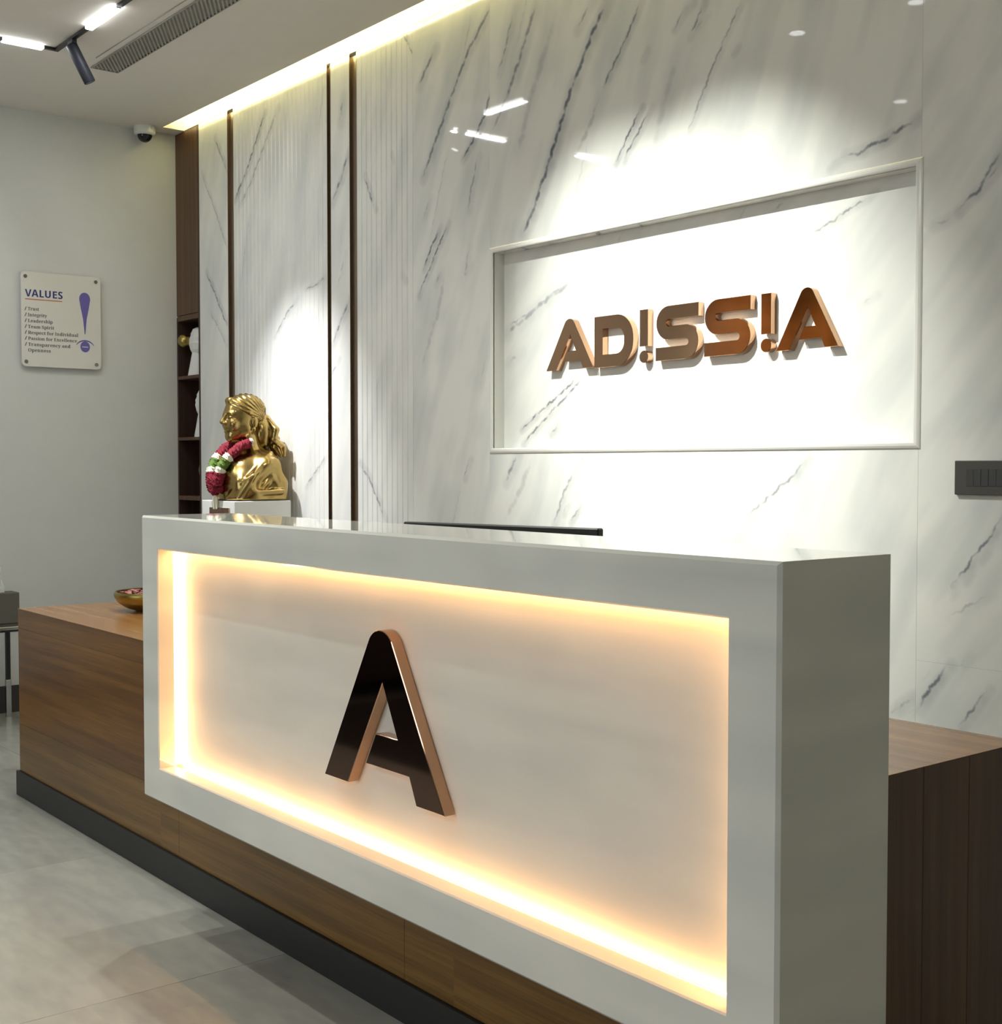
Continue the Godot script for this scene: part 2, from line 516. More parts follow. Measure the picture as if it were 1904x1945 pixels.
func make_materials() -> void:
	var base := Color8(229, 229, 224); var ink := Color8(82, 87, 98)
	var f := field(0.3, 0.6, 2.43, 3.262, 280.0)
	veins_fluted(f)
	M.fluted = marble(f, base, ink, 0.28, 0.06, 0.3, 8, 0.07)
	f = field(2.42, 0.6, 2.98, 3.262, 380.0)
	veins_plain(f)
	M.slab = marble(f, base, ink, 0.028, 0.08, 0.36, 5, 0.08)
	f = field(2.96, 0.3, 4.99, 3.262, 380.0)
	veins_main(f)
	M.main = marble(f, base, ink, 0.028, 0.08, 0.36, 7, 0.07)
	f = field(4.97, 0.3, 6.2, 3.262, 380.0)
	veins_end(f)
	M.end = marble(f, base, ink, 0.028, 0.08, 0.8, 6, 0.07)
	f = field(2.98, 1.39, 4.98, 2.22, 440.0)
	veins_niche(f)
	M.niche = marble(f, base, ink, 0.05, 0.05, 0.9, 3, 0.07)
	M.trim = plain(Color8(232, 231, 225), 0.12)
	M.paint = mottled(Color8(208, 209, 205), 0.015, 3, 0.62, 4.0, 4.0, 3.0)
	M.ceiling = mottled(Color8(228, 224, 215), 0.012, 5, 0.75, 4.0, 4.0, 3.0)
	M.cove = plain(Color8(240, 238, 226), 0.7)
	M.tile = mottled(Color8(172, 171, 163), 0.10, 8, 0.22, 3.0, 9.0, 2.3)
	M.tile_b = mottled(Color8(168, 167, 159), 0.11, 18, 0.22, 3.0, 9.0, 2.1)
	M.grout = plain(Color8(150, 146, 136), 0.8)
	M.skirting = plain(Color8(58, 52, 48), 0.5)
	M.bronze = plain(Color8(192, 154, 124), 0.05, 1.0)
	M.bronze_dark = plain(Color8(150, 118, 100), 0.12, 1.0)
	M.strip = plain(Color8(150, 134, 117), 0.3, 1.0)
	M.wood = wood(Color8(92, 58, 24), Color8(142, 97, 44), 21, false, 0.32)
	M.wood_b = wood(Color8(92, 64, 27), Color8(138, 101, 47), 33, false, 0.32)
	M.wood_top = wood(Color8(144, 98, 54), Color8(186, 136, 82), 47, false, 0.22)
	M.wood_wall = wood(Color8(222, 142, 68), Color8(242, 172, 96), 81, true, 0.3)
	M.wood_up = wood(Color8(66, 42, 22), Color8(98, 66, 36), 52, true, 0.34)
	M.walnut = wood(Color8(72, 48, 32), Color8(106, 74, 48), 64, true, 0.4)
	M.walnut_shaded = wood(Color8(54, 36, 28), Color8(74, 51, 40), 71, true, 0.5)  # walnut with the shade of the shelf's inside put into its colour
	M.plinth = plain(Color8(36, 37, 38), 0.5)
	f = field(3.6, 0.35, 6.05, 1.25, 160.0)
	M.desk = marble(f, Color8(222, 221, 214), Color8(150, 152, 152), 0.03, 0.06, 0.15, 0, 0.1, true)
	(M.desk as StandardMaterial3D).metallic_specular = 0.5
	M.desk_panel = (M.desk as StandardMaterial3D).duplicate()
	M.desk_panel.roughness = 0.45
	M.emblem_dark_reflection = plain(Color8(112, 90, 80), 0.06, 1.0)  # darkened to stand for the dark room this face mirrors
	M.black = plain(Color8(22, 22, 24), 0.4)
	M.lamp_black = plain(Color8(36, 38, 44), 0.5, 0.0, 0.3)
	M.bar = glow(LAMP_WHITE, 9.0)
	M.warm = glow(Color(1.0, 0.80, 0.52), 4.0)
	M.cove_led = glow(Color(1.0, 0.93, 0.7), 3.0)
	M.lens = glow(LAMP_WHITE, 8.0)
	M.glazing = glow(Color(0.95, 1.0, 0.985), 0.25)  # pane of the added window, glowing faintly
	M.fill_panel_glow = glow(Color(1.0, 0.985, 0.94), 0.8)  # glowing face of the added fill panel
	M.white = plain(Color8(226, 226, 220), 0.35)
	M.brass = plain(Color8(172, 147, 92), 0.24, 1.0)
	M.gold = plain(Color8(168, 150, 86), 0.3, 1.0)
	M.steel = plain(Color8(170, 170, 168), 0.2, 1.0)
	M.grille = plain(Color8(158, 156, 148), 0.5)
	M.grille_dark = plain(Color8(150, 148, 140), 0.7)
	M.dark_plate = plain(Color8(74, 72, 68), 0.35)
	M.dark_key = plain(Color8(66, 66, 66), 0.3)
	M.sign_board = plain(Color8(216, 214, 205), 0.3)
	M.ink_blue = plain(Color8(44, 46, 110), 0.6)
	M.ink_grey = plain(Color8(74, 72, 74), 0.6)
	M.ink_violet = plain(Color8(104, 94, 164), 0.5)
	M.ink_orange = plain(Color8(190, 110, 70), 0.6)
	M.rose = plain(Color8(126, 12, 36), 0.8)
	M.leaf = plain(Color8(86, 116, 34), 0.7)
	M.jasmine = plain(Color8(236, 232, 208), 0.7)
	M.paper = plain(Color8(236, 236, 232), 0.8)
	M.tissue_grey = plain(Color8(92, 88, 78), 0.6)
	M.sofa = plain(Color8(46, 27, 22), 0.45)
	M.rug = plain(Color8(48, 44, 44), 0.95)

# ---------------------------------------------------------------- room

func shell(called: String, lo: Vector3, hi: Vector3, m: Material) -> MeshInstance3D:
	var o := box(called, lo, hi, m, self, 0.0)
	tag(o, "", "", "", "structure")
	return o

func build_shell() -> void:
	var floor_node := node("floor", "pale grey-beige large-format floor tiles with fine joints", "floor", "", "structure")
	box("floor_bed", Vector3(-0.1, -0.2, -0.5), Vector3(9.6, -0.011, 7.3), M.grout, floor_node, 0.0)
	var xs := [0.0, 0.44, 1.64, 2.84, 4.04, 5.24, 6.44, 7.64, 8.84, 9.5]
	var zs := [-0.05, 0.1, 1.3, 2.5, 3.7, 4.9, 6.1, 7.2]
	for i in xs.size() - 1:
		for j in zs.size() - 1:
			box("floor_tile", Vector3(xs[i] + 0.001, -0.01, zs[j] + 0.001), Vector3(xs[i + 1] - 0.001, 0.0, zs[j + 1] - 0.001), M.tile if (i + j) % 2 else M.tile_b, floor_node, 0.0006)
	tag(shell("wall_left", Vector3(-0.12, 0, -0.5), Vector3(0, CEIL + 0.3, 7.3), M.paint), "plain pale grey painted side wall carrying the values plaque", "wall")
	tag(shell("wall_right", Vector3(9.5, 0, -0.5), Vector3(9.62, CEIL + 0.3, 7.3), M.paint), "plain pale painted wall out of view on the right", "wall")
	tag(shell("wall_front", Vector3(-0.12, 0, 7.2), Vector3(9.62, CEIL + 0.3, 7.32), M.walnut), "timber-clad wall behind the viewer", "wall")
	var win := node("window_1", "added wide frosted glazing of the lobby front behind the viewer", "window", "", "structure")  # unseen window added behind the viewer to fill the room with light
	box("pane", Vector3(2.0, 0.25, 7.14), Vector3(5.0, 2.95, 7.199), M.glazing, win, 0.0)
	for k in 5:
		box("mullion", Vector3(1.975 + k * 0.75, 0.22, 7.12), Vector3(2.025 + k * 0.75, 2.98, 7.2), M.black, win, 0.002)
	for y: float in [0.2, 2.95]:
		box("frame_rail", Vector3(1.975, y, 7.12), Vector3(5.025, y + 0.05, 7.2), M.black, win, 0.002)
	tag(shell("baseboard_left", Vector3(0, 0, 0.0), Vector3(0.014, 0.145, 7.2), M.skirting), "dark skirting board along the plain side wall", "skirting")
	var c := node("ceiling", "flat off-white ceiling ending in a lit slot before the marble wall", "ceiling", "", "structure")
	box("ceiling_board", Vector3(0, CEIL, 0.1302), Vector3(9.5, CEIL + 0.05, 7.2), M.ceiling, c, 0.0)
	box("ceiling_end", Vector3(0, CEIL, -0.08), Vector3(0.1269, CEIL + 0.05, 0.1302), M.ceiling, c, 0.0)
	box("cove_roof", Vector3(0, 3.52, -0.12), Vector3(9.5, 3.57, 7.2), M.cove, c, 0.0)
	box("cove_side", Vector3(0.06, CEIL + 0.05, -0.02), Vector3(0.11, 3.52, 0.45), M.cove, c, 0.0)
	box("cove_front", Vector3(0.06, CEIL + 0.05, 0.42), Vector3(9.5, 3.52, 0.45), M.cove, c, 0.0)
	var led := node("cove_light", "hidden warm white light strip washing the top of the marble wall", "light", "", "", Vector3.ZERO)
	box("led_strip", Vector3(0.13, CEIL + 0.052, 0.175), Vector3(9.4, CEIL + 0.066, 0.19), M.cove_led, led, 0.001)
	for k in 4:
		area("cove_glow", Vector3(0.13 + 2.3 * (k + 0.5), CEIL + 0.085, 0.19), Vector3(0, 0.25, -1), Vector3.UP, Vector2(2.3, 0.014), 0.8, Color(1.0, 0.965, 0.72), led)

# ---------------------------------------------------------------- the marble wall

const N0 := Vector2(2.9972, 1.4082)
const N1 := Vector2(4.9607, 2.1969)
const NZ := -0.0551

func fluted(called: String, x0: float, x1: float, count: int, parent: Node3D) -> void:
	var st := mb()
	var pitch := (x1 - x0) / count
	var prof := PackedVector2Array([Vector2(x0, -0.07), Vector2(x0, 0.0)])
	for k in count:
		var a := x0 + pitch * k
		if k > 0:
			prof.append(Vector2(a - 0.005, 0.0)); prof.append(Vector2(a - 0.001, -0.0036)); prof.append(Vector2(a + 0.001, -0.0036)); prof.append(Vector2(a + 0.005, 0.0))
	prof.append(Vector2(x1, 0.0)); prof.append(Vector2(x1, -0.07))
	for k in prof.size() - 1:
		var p := prof[k]; var q := prof[k + 1]
		var d := (q - p).normalized()
		quad(st, Vector3(p.x, 0, p.y), Vector3(q.x, 0, q.y), Vector3(q.x, CEIL, q.y), Vector3(p.x, CEIL, p.y), Vector3(-d.y, 0, d.x))
	var t := Geometry2D.triangulate_polygon(prof)
	for k in range(0, t.size(), 3):
		for y: float in [0.0, CEIL]:
			tri(st, Vector3(prof[t[k]].x, y, prof[t[k]].y), Vector3(prof[t[k + 1]].x, y, prof[t[k + 1]].y), Vector3(prof[t[k + 2]].x, y, prof[t[k + 2]].y), Vector3(0, y - 1.0, 0))
	var o := put(called, st, M.fluted, parent)
	o.set_meta("label", "marble panel cut with narrow upright flutes")

func strip(x0: float, x1: float, parent: Node3D) -> void:
	var st := mb()
	bx(st, Vector3(x0, 0, -0.03), Vector3(x1, CEIL - 0.012, -0.012), 0.0)
	bx(st, Vector3(x0, 0, -0.012), Vector3(x0 + 0.0025, CEIL - 0.004, 0.001), 0.0004)
	bx(st, Vector3(x1 - 0.0025, 0, -0.012), Vector3(x1, CEIL - 0.004, 0.001), 0.0004)
	var o := put("metal_strip", st, M.strip, parent)
	o.set_meta("label", "recessed rose-brown metal strip between the marble panels")

func build_marble_wall() -> void:
	var w := node("wall_back", "polished white marble feature wall with grey veins, fluted panels and a lit niche", "wall", "", "structure")
	box("wall_core", Vector3(0.314, 0, -0.5), Vector3(9.5, CEIL, -0.075), M.cove, w, 0.0)
	box("wall_above_cove", Vector3(0.0, CEIL + 0.001, -0.1), Vector3(9.5, 3.52, 0.0), M.cove, w, 0.0)
	box("marble_panel", Vector3(0.312, 0, -0.07), Vector3(0.6623, CEIL, 0), M.fluted, w, 0.001)
	strip(0.6623, 0.7331, w)
	fluted("fluted_panel", 0.7331, 1.7034, 23, w)
	strip(1.7034, 1.7369, w)
	box("marble_panel", Vector3(1.7369, 0, -0.07), Vector3(1.9061, CEIL, 0), M.fluted, w, 0.001)
	strip(1.9061, 1.97, w)
	fluted("fluted_panel", 1.97, 2.4244, 11, w)
	box("marble_slab", Vector3(2.4254, 0, -0.07), Vector3(2.9719, CEIL, 0), M.slab, w, 0.0004)
	var st := mb()
	ring(st, Vector2(2.9721, 0), Vector2(4.9763, CEIL), N0, N1, -0.07, 0.0, 0.0004, 0.0)
	put("marble_slab", st, M.main, w)
	box("marble_slab", Vector3(4.9766, 0, -0.07), Vector3(6.2, 0.7738, 0), M.end, w, 0.0004)
	box("marble_slab", Vector3(4.9766, 0.7742, -0.07), Vector3(6.2, CEIL, 0), M.end, w, 0.0004)
	box("marble_slab", Vector3(6.201, 0, -0.07), Vector3(9.5, CEIL, 0), M.trim, w, 0.001)
	box("niche_panel", Vector3(N0.x - 0.01, N0.y - 0.01, -0.074), Vector3(N1.x + 0.01, N1.y + 0.01, NZ), M.niche, w, 0.0)
	# rounded marble edging round the niche, mitred at the corners
	var prof := [Vector2(0.0, -0.004), Vector2(0.0, 0.003), Vector2(0.002, 0.006), Vector2(0.006, 0.0075), Vector2(0.013, 0.0068), Vector2(0.019, 0.0042), Vector2(0.0225, 0.0015), Vector2(0.0225, -0.001)]
	var corners := [N0, Vector2(N1.x, N0.y), N1, Vector2(N0.x, N1.y)]
	var away := [Vector2(-1, -1), Vector2(1, -1), Vector2(1, 1), Vector2(-1, 1)]
	var outs := [Vector3(0, -1, 0), Vector3(1, 0, 0), Vector3(0, 1, 0), Vector3(-1, 0, 0)]
	for k in 4:
		var j := (k + 1) % 4
		var t := mb()
		for i in prof.size() - 1:
			var p: Vector2 = prof[i]; var q: Vector2 = prof[i + 1]
			var d := (q - p).normalized()
			var a: Vector2 = corners[k]; var b: Vector2 = corners[j]
			quad(t, V(a + away[k] * p.x, p.y), V(b + away[j] * p.x, p.y), V(b + away[j] * q.x, q.y), V(a + away[k] * q.x, q.y), outs[k] * -d.y + Vector3(0, 0, d.x))
		put("niche_trim", t, M.trim, w)

func build_shelf() -> void:
	var s := node("display_shelf", "tall dark walnut built-in shelf between the plain wall and the marble", "shelf")
	box("back_panel", Vector3(0.0, 0, -0.34), Vector3(0.31, CEIL, -0.325), M.walnut_shaded, s)
	box("side_panel", Vector3(0.0, 0, -0.325), Vector3(0.012, 2.2, -0.001), M.walnut_shaded, s)
	box("side_panel", Vector3(0.289, 0, -0.325), Vector3(0.31, CEIL, 0), M.walnut_shaded, s)
	box("door", Vector3(0.002, 2.2085, -0.02), Vector3(0.288, CEIL - 0.001, -0.001), M.walnut, s)
	for y: Vector2 in [Vector2(2.176, 2.206), Vector2(1.838, 1.857), Vector2(1.484, 1.502), Vector2(1.138, 1.163), Vector2(0.79, 0.81), Vector2(0.44, 0.46)]:
		box("shelf_board", Vector3(0.012, y.x, -0.325), Vector3(0.289, y.y, 0.0), M.walnut, s)
	box("door", Vector3(0.002, 0.08, -0.02), Vector3(0.288, 0.438, -0.001), M.walnut, s)

# ---------------------------------------------------------------- counter

const C0X := 1.8311
const C1X := 5.7311
const CFZ := 1.5358
const CBZ := 0.7382

func build_counter() -> void:
	var c := node("reception_counter", "long brown timber veneer counter on a dark plinth, behind the marble front", "counter")
	box("plinth", Vector3(C0X - 0.012, 0, CBZ + 0.03), Vector3(C1X - 0.02, 0.0986, CFZ + 0.012), M.plinth, c, 0.0015)
	box("carcass", Vector3(C0X + 0.022, 0.0986, CBZ + 0.022), Vector3(C1X - 0.022, 0.72, CFZ - 0.022), M.walnut_shaded, c, 0.0)
	box("worktop", Vector3(C0X, 0.7586, CBZ), Vector3(C1X, 0.76, CFZ), M.wood_top, c, 0.0005)
	box("worktop_core", Vector3(C0X + 0.021, 0.7205, CBZ), Vector3(C1X - 0.021, 0.7585, CFZ - 0.021), M.walnut_shaded, c, 0.0)
	box("top_rail", Vector3(C0X, 0.682, CFZ - 0.02), Vector3(C1X, 0.7584, CFZ), M.wood, c, 0.0006)
	var joints := [C0X, 3.338, 4.6, C1X]
	for k in 3:
		box("front_panel", Vector3(joints[k] + 0.0006, 0.2925, CFZ - 0.02), Vector3(joints[k + 1] - 0.0006, 0.6812, CFZ), M.wood if k % 2 == 0 else M.wood_b, c, 0.0008)
		box("lower_panel", Vector3(joints[k] + 0.0006, 0.0995, CFZ - 0.02), Vector3(joints[k + 1] - 0.0006, 0.2917, CFZ), M.wood_b, c, 0.0008)
	var sides := [CBZ, 0.943, 1.1, 1.3, CFZ - 0.021]
	for k in 4:
		box("side_panel", Vector3(C1X - 0.02, 0.0995, sides[k] + 0.0006), Vector3(C1X, 0.7584, sides[k + 1] - 0.0006), M.wood_up, c, 0.0008)
		box("side_panel", Vector3(C0X, 0.0995, sides[k] + 0.0006), Vector3(C0X + 0.02, 0.7584, sides[k + 1] - 0.0006), M.wood_up, c, 0.0008)

const D0 := Vector2(3.6958, 0.4108)
const D1 := Vector2(5.9546, 1.1992)
const O0 := Vector2(3.8007, 0.5062)
const O1 := Vector2(5.8549, 1.108)
const DFZ := 1.8035
const DKZ := 1.5368
const LIP := 1.7575
const PANEL := 1.730

func build_marble_front() -> void:
	var d := node("marble_desk_front", "raised pale marble desk front framing a recessed panel lit by warm strips", "reception desk")
	var st := mb()
	var e := Vector2(0.035, 0.035)
	ring(st, D0, D1, O0, O1, LIP, DFZ, 0.006, 0.003)
	ring(st, D0, D1, O0 - e, O1 + e, PANEL, LIP)
	for k in 1:   # the solid block behind
		bx(st, Vector3(D0.x, D0.y, DKZ), Vector3(D1.x, D1.y, PANEL - 0.012), 0.0)
		ring(st, D0, D1, O0 - e, O1 + e, PANEL - 0.012, PANEL)
	put("marble_frame", st, M.desk, d)
	box("back_panel", Vector3(O0.x - 0.035, O0.y - 0.035, PANEL - 0.012), Vector3(O1.x + 0.035, O1.y + 0.035, PANEL), M.desk_panel, d, 0.0)
	# light tapes tucked into the groove behind the frame's lip
	var z0 := PANEL + 0.002
	var zt := LIP - 0.001
	var zc := PANEL + 0.006
	var warm := Color(1.0, 0.70, 0.41)
	var w := O1.x - O0.x; var h := O1.y - O0.y
	box("led_strip", Vector3(O0.x - 0.02, O0.y, z0), Vector3(O0.x - 0.012, O1.y, zt), M.warm, d, 0.0)
	box("led_strip", Vector3(O1.x + 0.012, O0.y, z0), Vector3(O1.x + 0.02, O1.y, zt), M.warm, d, 0.0)
	box("led_strip", Vector3(O0.x, O0.y - 0.02, z0), Vector3(O1.x, O0.y - 0.012, zt), M.warm, d, 0.0)
	box("led_strip", Vector3(O0.x, O1.y + 0.012, z0), Vector3(O1.x, O1.y + 0.02, zt), M.warm, d, 0.0)
	var per := 0.15   # energy per metre of tape
	area("tape_light", Vector3(O0.x - 0.010, (O0.y + O1.y) / 2, zc), Vector3.RIGHT, Vector3.UP, Vector2(0.008, h), per * h, warm, d)
	area("tape_light", Vector3(O1.x + 0.010, (O0.y + O1.y) / 2, zc), Vector3.LEFT, Vector3.UP, Vector2(0.008, h), per * h, warm, d)
	area("tape_light", Vector3((O0.x + O1.x) / 2, O0.y - 0.010, zc), Vector3.UP, Vector3(0, 0, 1), Vector2(w, 0.008), per * w, warm, d)
	area("tape_light", Vector3((O0.x + O1.x) / 2, O1.y + 0.010, zc), Vector3.DOWN, Vector3(0, 0, 1), Vector2(w, 0.008), per * w, warm, d)

# ---------------------------------------------------------------- letters

# the capital A of the sign and the emblem: rounded top, left leg free of the crossbar; unit height
func letter_a(wide: float) -> PackedVector2Array:
	var k := wide / 1.318
	var p := PackedVector2Array([Vector2(0, 0), Vector2(0.284, 0), Vector2(0.683, 0.68 * 1.0)])
	# inner apex, down the right leg to the crossbar, along it and back
	p.append_array(PackedVector2Array([Vector2(0.842, 0.362), Vector2(0.608, 0.362), Vector2(0.493, 0.159), Vector2(0.966, 0.159), Vector2(1.039, 0), Vector2(1.318, 0)]))
	p.append_array(arc(Vector2(0.659, 0.868), 0.145, 24, 156, 12, 0.132))
	# the crossbar stops short of the left leg, so the gap follows the leg's slope
	var out := PackedVector2Array()
	for q in p:
		out.append(Vector2(q.x * k, q.y))
	return out

func letter_s(w: float, h: float, s: float) -> PackedVector2Array:
	var p := PackedVector2Array()
	var m0 := (h - s) / 2.0; var m1 := (h + s) / 2.0
	var ro := (h - m0) / 2.0; var ri := (h - s - m1) / 2.0
	var cx := ro; var cy := h - ro
	p.append(Vector2(w, h - s)); p.append(Vector2(w, h))
	p.append_array(arc(Vector2(cx * 1.05, cy), ro, 90, 270, 16))
	var cr := w - ro; var cyr := ro
	p.append_array(arc(Vector2(cr, cyr), maxf(ri, 0.008), 90, -90, 10))
	p.append(Vector2(0, s)); p.append(Vector2(0, 0))
	p.append_array(arc(Vector2(cr, cyr), ro, -90, 90, 16))
	p.append_array(arc(Vector2(cx * 1.05, cy), maxf(ri, 0.008), 270, 90, 10))
	return p

func moved(pts: PackedVector2Array, by: Vector2, k := 1.0) -> PackedVector2Array:
	var out := PackedVector2Array()
	for p in pts:
		out.append(p * k + by)
	return out

func build_sign() -> void:
	var z0 := NZ + 0.0008; var z1 := -0.0265
	var g := "bronze letters of the wall sign"
	var y0 := 1.7045; var h := 0.192
	for a: Array in [[3.2955, 0.269, "bronze letter A, first of the wall sign, at its left end"], [4.4305, 0.2425, "bronze letter A, last of the wall sign, at its right end"]]:
		var st := mb()
		var pts := letter_a(float(a[1]) / h)
		extrude(st, moved(pts, Vector2(a[0], y0), h), z0, z1)
		tag(put("sign_letter", st, M.bronze), a[2], "letter", g)
	# D
	var st := mb()
	var outer := PackedVector2Array(); var hole := PackedVector2Array()
	var o := Vector2(3.570, 1.701); var dw := 0.2065; var dh := 0.189; var s := 0.0465
	outer.append(o); hole.append(o + Vector2(s, s))
	outer.append_array(arc(o + Vector2(dw - 0.088, 0.088), 0.088, -90, 0, 10)); hole.append_array(arc(o + Vector2(dw - 0.088, 0.088), 0.0415, -90, 0, 10))
	outer.append_array(arc(o + Vector2(dw - 0.088, dh - 0.088), 0.088, 0, 90, 10)); hole.append_array(arc(o + Vector2(dw - 0.088, dh - 0.088), 0.0415, 0, 90, 10))
	outer.append(o + Vector2(0, dh)); hole.append(o + Vector2(s, dh - s))
	extrude(st, outer, z0, z1, 0.001, hole)
	tag(put("sign_letter", st, M.bronze), "bronze letter D with a rounded bowl in the wall sign", "letter", g)
	# the two I's, each an exclamation mark: a bar above a round dot
	for a: Array in [[3.8095, "bronze I drawn as an exclamation mark between D and S"], [4.3680, "bronze I drawn as an exclamation mark between the second S and the last A"]]:
		var n := node("sign_letter", a[1], "letter", g)
		var b := mb()
		var x: float = a[0]
		extrude(b, PackedVector2Array([Vector2(x, 1.7635), Vector2(x + 0.041, 1.7635), Vector2(x + 0.041, 1.8945), Vector2(x, 1.8945)]), z0, z1)
		put("bar", b, M.bronze, n)
		b = mb()
		extrude(b, arc(Vector2(x + 0.0205, 1.7265), 0.0222, 0, 345, 23), z0, z1)
		put("dot", b, M.bronze, n)
	for a: Array in [[3.8895, "first bronze letter S of the wall sign, nearer the D"], [4.1195, "second bronze letter S of the wall sign, nearer the last A"]]:
		var b := mb()
		extrude(b, moved(letter_s(0.2035, 0.190, 0.0465), Vector2(a[0], 1.7065)), z0, z1)
		tag(put("sign_letter", b, M.bronze), a[1], "letter", g)

func build_emblem() -> void:
	var n := node("emblem_letter", "large mirror-polished copper letter A with a darkened face on the lit desk panel", "letter")
	var st := mb()
	var h := 0.3519
	var foot := Vector2(4.6090, 0.6347)
	extrude(st, moved(letter_a(1.318), foot, h), 1.7335, 1.760, 0.0012)
	put("letter_body", st, M.bronze, n)
	st = mb()  # thin darker plate that holds the dark reflection as colour
	extrude(st, moved(inset(letter_a(1.318), 0.004), foot, h), 1.7599, 1.7606, 0.0002)
	put("dark_reflection_face", st, M.emblem_dark_reflection, n).set_meta("label", "face plate with the dark reflection put into its colour")
	for p: Vector2 in [Vector2(4.662, 0.70), Vector2(4.995, 0.70), Vector2(4.830, 0.93)]:
		var b := mb()
		extrude(b, arc(p, 0.006, 0, 330, 11), PANEL, 1.7336, 0.0)
		put("fixing_pin", b, M.bronze_dark, n)

# ---------------------------------------------------------------- bust on its pedestal

func smin(a: float, b: float, k: float) -> float:
	var h := maxf(k - absf(a - b), 0.0) / k
	return minf(a, b) - h * h * k * 0.25

func smax(a: float, b: float, k: float) -> float:
	return -smin(-a, -b, k)

func ell(p: Vector3, c: Vector3, r: Vector3) -> float:
	var q := p - c
	var k0 := (q / r).length()
	var k1 := (q / (r * r)).length()
	return k0 * (k0 - 1.0) / maxf(k1, 0.0001)

func cap(p: Vector3, a: Vector3, b: Vector3, ra: float, rb: float) -> float:
	var ab := b - a
	var t := clampf((p - a).dot(ab) / ab.length_squared(), 0.0, 1.0)
	return (p - a - ab * t).length() - lerpf(ra, rb, t)

func bust_body(p: Vector3) -> float:
	var s := Vector3(absf(p.x), p.y, p.z)
	var d := 1.0
	if p.y > 0.22:
		d = ell(p, Vector3(0, 0.440, 0.225), Vector3(0.073, 0.088, 0.097))
		d = smin(d, ell(p, Vector3(0, 0.385, 0.262), Vector3(0.059, 0.098, 0.070)), 0.03)
		d = smin(d, cap(s, Vector3(0.046, 0.350, 0.232), Vector3(0.012, 0.316, 0.292), 0.022, 0.020), 0.03)
		d = smin(d, ell(p, Vector3(0, 0.314, 0.302), Vector3(0.022, 0.018, 0.017)), 0.02)
		d = smin(d, ell(s, Vector3(0.036, 0.377, 0.304), Vector3(0.024, 0.022, 0.018)), 0.02)
		d = smin(d, cap(s, Vector3(0.042, 0.428, 0.306), Vector3(0.008, 0.424, 0.326), 0.008, 0.009), 0.016)
		d = smax(d, -(s - Vector3(0.030, 0.413, 0.333)).length() + 0.014, 0.012)
		d = smin(d, ell(s, Vector3(0.030, 0.411, 0.315), Vector3(0.013, 0.0085, 0.010)), 0.004)
		d = smin(d, cap(p, Vector3(0, 0.424, 0.327), Vector3(0, 0.388, 0.346), 0.008, 0.011), 0.012)
		d = smin(d, ell(s, Vector3(0.011, 0.382, 0.336), Vector3(0.0085, 0.007, 0.010)), 0.008)
		d = smin(d, cap(s, Vector3(0.0, 0.3575, 0.331), Vector3(0.023, 0.3605, 0.318), 0.0062, 0.003), 0.006)
		d = smin(d, cap(s, Vector3(0.0, 0.3395, 0.327), Vector3(0.021, 0.346, 0.316), 0.0068, 0.003), 0.006)
		d = smax(d, -cap(s, Vector3(0.0, 0.3485, 0.338), Vector3(0.020, 0.353, 0.324), 0.0042, 0.002), 0.004)
		d = smin(d, ell(s, Vector3(0.072, 0.388, 0.203), Vector3(0.011, 0.030, 0.017)), 0.008)
		d = smin(d, ell(s, Vector3(0.077, 0.352, 0.208), Vector3(0.008, 0.011, 0.008)), 0.003)
	d = smin(d, cap(p, Vector3(0, 0.335, 0.208), Vector3(0, 0.205, 0.185), 0.050, 0.060), 0.03)
	if p.y < 0.31:
		var t := ell(p, Vector3(0, 0.090, 0.185), Vector3(0.165, 0.165, 0.165))
		t = smin(t, cap(s, Vector3(0, 0.198, 0.160), Vector3(0.108, 0.172, 0.150), 0.056, 0.060), 0.05)
		t = smin(t, cap(s, Vector3(0.128, 0.155, 0.165), Vector3(0.132, 0.045, 0.240), 0.054, 0.050), 0.03)
		t = smin(t, ell(p, Vector3(0, 0.095, 0.270), Vector3(0.115, 0.130, 0.082)), 0.05)
		var q := Vector3(s.x - 0.118, absf(p.y - 0.040) - 0.045, absf(p.z - 0.195) - 0.105)
		t = smin(t, Vector3(maxf(q.x, 0), maxf(q.y, 0), maxf(q.z, 0)).length() + minf(maxf(q.x, maxf(q.y, q.z)), 0.0) - 0.035, 0.05)
		if t < 0.035 and p.x > -0.03:
			# folds of the draped cloth, from the near shoulder round the chest
			for k in 6:
				var o := k * 0.024
				t = smin(t, cap(p, Vector3(0.120 - o * 0.7, 0.236 - o * 0.05, 0.140 + o * 0.25), Vector3(0.170 - o * 0.35, 0.120 - o * 0.28, 0.262 + o * 0.35), 0.010, 0.014), 0.012)
				t = smin(t, cap(p, Vector3(0.170 - o * 0.35, 0.120 - o * 0.28, 0.262 + o * 0.35), Vector3(0.140 - o * 0.5, 0.015, 0.330 + o * 0.2), 0.014, 0.012), 0.012)
			# the hollow between sleeve and cloth, with a raised fold inside it
			t = smax(t, -cap(p, Vector3(0.205, 0.150, 0.125), Vector3(0.200, 0.082, 0.195), 0.045, 0.060), 0.035)
			t = smin(t, cap(p, Vector3(0.146, 0.062, 0.205), Vector3(0.142, 0.118, 0.150), 0.010, 0.014), 0.016)
			t = smin(t, cap(p, Vector3(0.142, 0.118, 0.150), Vector3(0.148, 0.066, 0.118), 0.012, 0.010), 0.012)
			t = smin(t, cap(p, Vector3(0.165, 0.040, 0.245), Vector3(0.168, 0.045, 0.105), 0.013, 0.013), 0.014)
		d = smin(d, t, 0.03)
	d = smax(d, 0.003 - p.y, 0.006)
	var base := Vector3(absf(p.x) - 0.075, absf(p.y - 0.016) - 0.0155, absf(p.z - 0.185) - 0.065)
